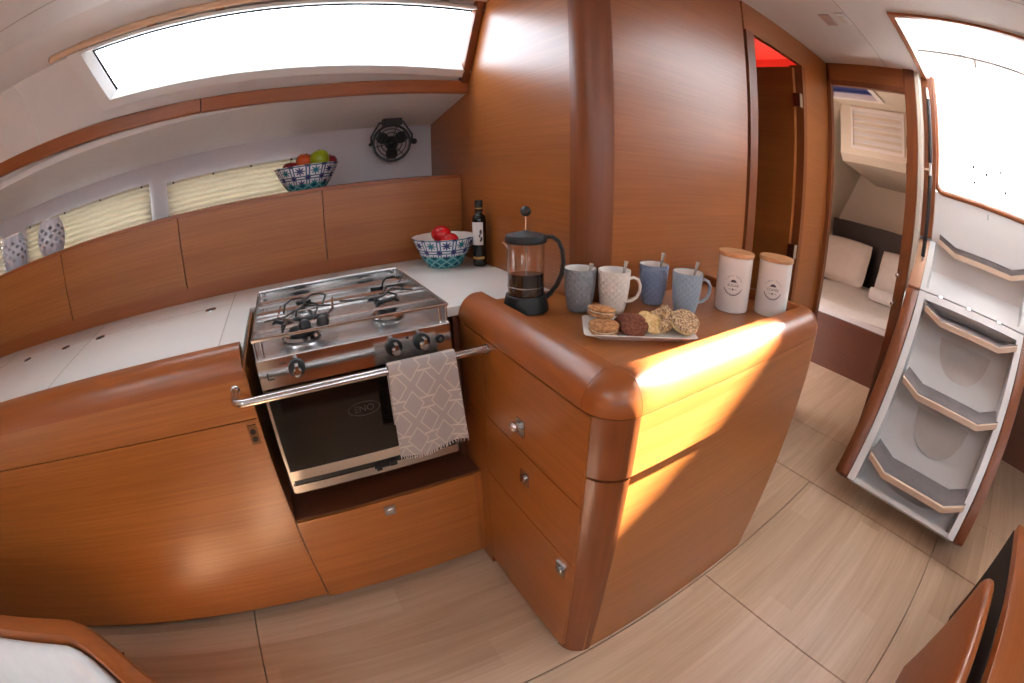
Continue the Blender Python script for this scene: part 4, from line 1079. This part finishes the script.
# small lip closing the bottom and the top of the lower module
lip = slab(MB(), YR+.040, YL-.040, ZM-.035, ZM-.003, -.001, .15)
fin(lip, 'shell_lip', 'white', ld)
fin(slab(MB(), YR+.040, YL-.040, ZB, ZB+.018, .03, .15), 'shell_foot', 'white', ld)
WI, WO, DZ = .188, .299, .042
for i, tz in enumerate(TZ):
    dep = .155 if i < 3 else .10
    ys = [YC+WO, YC+WI, YC-WI, YC-WO]; zs = [tz+DZ, tz, tz, tz+DZ]
    def X(z): return LXp(z)
    # nosing along the front edge
    def profile(x0f, zoff0, zoff1, x1):
        rings = []
        for y, z in zip(ys, zs):
            xf = LXp(z)+x0f
            rings.append([(xf, y, z+zoff0), (xf+x1, y, z+zoff0), (xf+x1, y, z+zoff1), (xf, y, z+zoff1)])
        return MB().loft(rings)
    td = fin(profile(-.012, 0, .026, .018), 'nosing', 'nose', ld)
    if i < 3: fin(profile(.0062, .004, .0285, dep), 'tread', 'tread', ld)
    else: fin(profile(-.008, .0262, .052, dep), 'tread', 'tread', ld)
    # toe hollow under each step: a sheet tinted darker for its shade
    if i >= 0:
        z0 = (TZ[i-1]+.03 if i else ZB+.02); z1 = tz
        hb_ = .8 if i else .7
        def scoop(u, v):
            k = 2*u-1; y = YC+.17*k
            zz = z1+.01-(z1-z0)*.55*(1-abs(k)**2.6)**.6*v
            return (LXp(zz)+nx*(.149-.010*v*(1-k*k)), y, zz+nz*.149)
        m = MB().grid(scoop, 28, 8)
        if i < 3: fin(m, 'toe_hollow_shade', plain('hollow_shade_white', (206, 198, 192), .5) if i == 0 else bpy.data.materials['hollow_shade_white'], ld)
fin(MB().box(2.35, 2.60, YR-.06, YL+.07, .0, .50), 'engine_box', 'dark_wood', ld)
# stud marks on the hinge line
for y in (.16, -.02, -.22): fin(slab(MB(), y-.012, y+.012, ZM-.006, ZM+.006, -.004, .004), 'hinge_plate', 'steel', ld)

# grab pole left of the steps
gp = thing('grab_pole', 'steel grab pole with dark leather sleeve left of the companionway steps', 'rail', (2.53, .32, 1.0))
fin(MB().tube([(2.56, .345, .985), (2.53, .335, .992), (2.515, .322, 1.02), (2.515, .317, 1.08), (2.52, .315, 1.35), (2.52, .316, 1.6), (2.525, .318, 1.93), (2.54, .322, 1.99), (2.58, .33, 2.01)], .0085, 12), 'tube', 'steel', gp)
fin(MB().tube([(2.515, .317, 1.10), (2.52, .315, 1.30), (2.52, .3155, 1.52)], .0125, 12).tube([(2.52, .316, 1.585), (2.525, .318, 1.93)], .0125, 12), 'sleeve', 'black_leather', gp)
fin(MB().tube([(2.52, .316, 1.55), (2.56, .355, 1.552)], .006, 10), 'standoff', 'nose', gp)

# ------------------------------------------------------------------ outside: added sun blockers, and parts seen through the companionway and window
bm_ = thing('sunblocker', 'boom with white sail cover, added above the companionway to block sun', 'sunblocker', (3.0, .12, 2.9))  # spar and cover added to keep sun off the plate
fin(MB().tube([(-1.5, .13, 3.02), (2, .13, 3.02), (5.8, .13, 3.02), (5.9, .13, 3.02)], [.16, .19, .18, .10], 20), 'sail_cover', 'canvas', bm_)
fin(MB().tube([(-1.55, .13, 2.84), (6, .13, 2.84)], .055, 14), 'spar', 'brushed', bm_)
aw = thing('coachroof_sunblocker', 'white canvas awning added over the coachroof to block sun', 'sunshade', (2.4, -.9, 2.75))  # canvas sheets added to keep sun patches off the floor
fin(MB().grid(lambda u, v: (1.3+2.25*u, -1.7+1.54*v, 2.75+.02*math.sin(PI*u)), 10, 8, .004), 'canvas', 'canvas', aw)
fin(MB().grid(lambda u, v: (1.3+1.88*u, -.158+1.76*v, 2.75+.02*math.sin(PI*u)), 10, 8, .004), 'canvas', 'canvas', aw)
fin(MB().tube([(1.3, -.16, 2.75), (3.55, -.16, 2.75)], .008, 8), 'edge_rope', 'canvas', aw)
bim = thing('cockpit_sunblocker', 'white canvas cockpit cover on a steel bow, added out of view to block sun', 'sunshade', (6.3, 0, 3.8))  # unseen canvas added to shape the sun edge on the peninsula front
def bi(u, v):
    y = -1.6+3.2*u; return (5.2+2.3*v, y, 3.86+.06*math.sin(PI*v)-.10*(2*u-1)**2)
fin(MB().grid(bi, 16, 10, .004), 'canvas', 'canvas', bim)
fin(MB().tube([(5.2, -1.6+3.2*i/16, 3.845-.10*(2*i/16-1)**2) for i in range(17)], .012, 10), 'bow_tube', 'brushed', bim)
cb = thing('canopy_bow', 'curved grey tube crossing the top of the companionway opening', 'tube', (3.6, 0, 2.6))
fin(MB().tube([(3.6, -1.0+2.0*i/20, 2.61-.07*abs(-1+2*i/20)**2.5) for i in range(21)], .011, 10), 'bow_tube', 'darksteel', cb)
fin(MB().box(3.585, 3.615, -.035, -.01, 2.54, 2.60, .003), 'bracket', 'darksteel', cb)
ck = thing('cockpit_coaming', 'white moulded cockpit seen overexposed through the companionway', 'cockpit', (4.2, 0, 1.3))
fin(MB().box(2.66, 5.6, -.9, -.46, 1.0, 2.05, .03).box(2.66, 5.6, .335, .366, 1.0, 2.11, .01).box(2.66, 5.6, .366, 1.5, 2.115, 2.15, .01).box(5.4, 5.6, -.44, .33, 1.2, 1.75, .03).box(2.65, 5.4, -.46, .335, 1.02, 1.06), 'moulding', 'gelcoat', ck)
for i, (y, z) in enumerate(((.07, 1.82), (-.06, 1.79), (.06, 1.70), (-.25, 1.70), (-.2, 1.84))):
    fin(MB().box(3.9, 3.94, y-.012, y+.012, z-.012, z+.012, .003), 'deck_fitting', 'black', ck)
fin(MB().tube([(3.92, .07, 1.82), (3.92, -.06, 1.79), (3.92, -.36, 1.72)], .004, 6), 'rope', 'rubber', ck)
ll = thing('guard_wires', 'thin grey guard wires outside the long galley window', 'wire', (0, 3.0, 2.2))
fin(MB().tube([(-2.5, 3.1, 2.42), (-1, 3.1, 2.30), (.3, 3.1, 2.23), (1.4, 3.1, 2.40), (2.6, 3.1, 2.6)], .010, 6), 'lower_wire', plain('grey_wire', (120, 124, 136), .5), ll)
fin(MB().tube([(-.8, 3.1, 2.78), (.3, 3.1, 2.66), (1.2, 3.1, 2.62), (2.2, 3.1, 2.72)], .006, 6), 'upper_wire', 'brushed', ll)

# ------------------------------------------------------------------ foreground: settee corner bottom left, bench end bottom right
se = thing('settee', 'white upholstered settee with curved wooden rail at the lower left corner', 'settee', (-1.1, .1, 0))
ro = [(-3.1, .588), (-1.2, .588), (-.82, .588), (-.765, .586), (-.715, .573), (-.66, .546), (-.60, .506), (-.471, .408), (-.38, .325), (-.33, .24), (-.31, .1), (-.30, -.4)]
def offset_poly(pts, d):
    out = []
    for i, p in enumerate(pts):
        a = Vector(pts[max(i-1, 0)]); b = Vector(pts[min(i+1, len(pts)-1)]); t = (b-a).normalized(); n = Vector((t.y, -t.x)); out.append((p[0]+n.x*d, p[1]+n.y*d))
    return out
sect = [(0, .545), (0, .585), (.008, .597), (.022, .602), (.040, .602), (.054, .596), (.060, .584), (.060, .545)]
offs = [offset_poly(ro, d) for d, z in sect]
rings = [[(offs[k][i][0], offs[k][i][1], sect[k][1]) for k in range(len(sect))] for i in range(len(ro))]
fin(MB().loft(rings), 'rail', 'solid_x', se)
inner = offset_poly(ro, .012); inn2 = offset_poly(ro, .05)
rings = [[(inner[i][0], inner[i][1], .0), (inner[i][0], inner[i][1], .546), (inn2[i][0], inn2[i][1], .546), (inn2[i][0], inn2[i][1], 0)] for i in range(len(ro))]
fin(MB().loft(rings), 'back_shell', 'ven_h', se)
c0 = offset_poly(ro, .064); 
def oo(d): return offset_poly(ro, d)
lay = [(.064, .40), (.064, .560), (.070, .578), (.085, .585), (.105, .578), (.122, .54), (.132, .45), (.134, .38)]
rings = [[(oo(d)[i][0], oo(d)[i][1], z) for d, z in lay] for i in range(len(ro))]
fin(MB().loft(rings), 'back_cushion', 'cushion', se, angle=60)
fin(MB().box(-3.1, -.34, -.55, .50, .0, .30).box(-3.1, -.40, -.55, .42, .30, .42, .03, 4), 'seat', 'cushion', se)
fin(MB().box(-.62, -.585, .492, .500, .556, .560).move((.0, 0, .02)), 'clip', 'darksteel', se)

bn = thing('bench_end', 'low wooden bench end with rounded top at the lower right corner', 'bench', (.9, -.48, 0))
prof = [(-.452, .0), (-.452, .475), (-.458, .490), (-.470, .498), (-.488, .498), (-.500, .490), (-.506, .475), (-.506, 0)]
def bx(x, zc): return [(x, y, z if z < .4 else z) for y, z in prof]
fin(MB().loft([[(x, y, z*s) for y, z in prof] for x, s in ((-.2, 1), (.8, 1), (1.19, 1), (1.225, .985), (1.24, .95))]), 'end_board', 'solid_x', bn)
fin(MB().box(.70, .76, -.451, -.447, .10, .125, .002), 'latch', 'brushed', bn)
fin(MB().box(-.2, 1.1, -.57, -.507, .0, .28), 'recess_shade', 'gap', bn)  # dark box stands in for the shade between the two boards
ct = thing('chart_table_seat', 'wooden seat side board at the right edge of the picture', 'bench', (1.0, -.68, 0))
fin(MB().hexa([(-.2, -.90, 0), (1.64, -.90, 0), (1.64, -.575, 0), (-.2, -.575, 0), (-.2, -.90, .50), (1.60, -.90, .50), (1.60, -.575, .50), (-.2, -.575, .50)], .012), 'side_board', 'solid_x', ct)
fin(MB().box(-.2, 1.60, -.5745, -.571, .0, .465), 'gap_shade', 'gap', ct)  # dark sheet painting the shade on the board's inner face

# ceiling fitting near the companionway
cl = thing('ceiling_light', 'small flush ceiling light by the companionway slot', 'lamp', (1.80, .57, CEIL))
fin(MB().box(1.74, 1.86, .553, .60, CEIL-.008, CEIL, .004, 3), 'housing', 'white', cl)
fin(MB().box(1.765, 1.835, .562, .590, CEIL-.011, CEIL-.0075, .002), 'lens', 'ceramic_white', cl)
o = fin(MB().box(1.76, 1.88, .63, .68, CEIL-.004, CEIL, .002), 'vent_plate', plain('pinkish_plate', (196, 170, 160), .5), origin=(1.82, .655, CEIL)); tag(o, 'small flat rectangular plate on the ceiling beside the flush light', 'plate')

# ------------------------------------------------------------------ light and camera
w = bpy.data.worlds.new('sky'); sc.world = w; w.use_nodes = True
bg = w.node_tree.nodes['Background']
bg.inputs[1].default_value = 7.0
_t = w.node_tree; _c = _t.nodes.new('ShaderNodeTexCoord'); _s = _t.nodes.new('ShaderNodeSeparateXYZ'); _r = _t.nodes.new('ShaderNodeValToRGB')
_t.links.new(_c.outputs['Generated'], _s.inputs[0]); _t.links.new(_s.outputs[2], _r.inputs[0]); _t.links.new(_r.outputs[0], bg.inputs[0])
_e = _r.color_ramp.elements; _e[0].position = 0.0; _e[0].color = (.30, .32, .33, 1); _e[1].position = .06; _e[1].color = (.86, .93, 1.0, 1)
sd = bpy.data.lights.new('sun', 'SUN'); sd.energy = 125; sd.angle = math.radians(1.2); sd.color = (1.0, .95, .86)
so = bpy.data.objects.new('sun', sd); COL.objects.link(so)
so.rotation_euler = Vector((-1, .20, -.70)).to_track_quat('-Z', 'Y').to_euler()
def portal(loc, direction, sx, sy):
    l = bpy.data.lights.new('portal', 'AREA'); l.shape = 'RECTANGLE'; l.size = sx; l.size_y = sy
    l.cycles.is_portal = True
    o = bpy.data.objects.new('portal', l); COL.objects.link(o); o.location = loc
    o.rotation_euler = Vector(direction).to_track_quat('-Z', 'Y').to_euler()
portal((2.17, -.065, CEIL+.07), (0, 0, -1), .86, .78)
portal((-1.05, -.45, CEIL+.09), (0, 0, -1), .6, .6)
portal((.35, -1.05, CEIL+.09), (0, 0, -1), .5, .5)
portal((2.66, -.065, 1.78), (-1, 0, 0), .7, .64)
portal((0, -2.11, 1.61), (0, 1, 0), 4.6, .22)
portal((.0, cs(1.85)+.06, 1.88), (0, -.894, -.447), 1.6, .26)
portal((3.13, 1.02, CEIL+.06), (0, 0, -1), .37, .37)

cam = bpy.data.cameras.new('camera'); co = bpy.data.objects.new('camera', cam); COL.objects.link(co); sc.camera = co
cam.type = 'PANO'; cam.sensor_width = 36; cam.sensor_fit = 'HORIZONTAL'
cam.panorama_type = 'FISHEYE_EQUISOLID'
cam.fisheye_lens = 452.138336/1024*36; cam.fisheye_fov = math.radians(200)
cam.clip_start = .01
Rm = Matrix(((0.87391586, 0.19287711, -0.44617203), (-0.48596334, 0.3268235, -0.81057143), (-0.01052117, 0.92519448, 0.37934744)))
co.matrix_world = Matrix.Translation((0, 0, 1.28)) @ Rm.to_4x4()
sc.view_settings.view_transform = 'Standard'; sc.view_settings.look = 'None'
sc.view_settings.exposure = 0.68; sc.view_settings.gamma = 1; sc.view_settings.use_curve_mapping = False
sc.cycles.use_denoising = True
sc.cycles.max_bounces = 10; sc.cycles.transparent_max_bounces = 12; sc.cycles.transmission_bounces = 8
sc.cycles.sample_clamp_indirect = 8
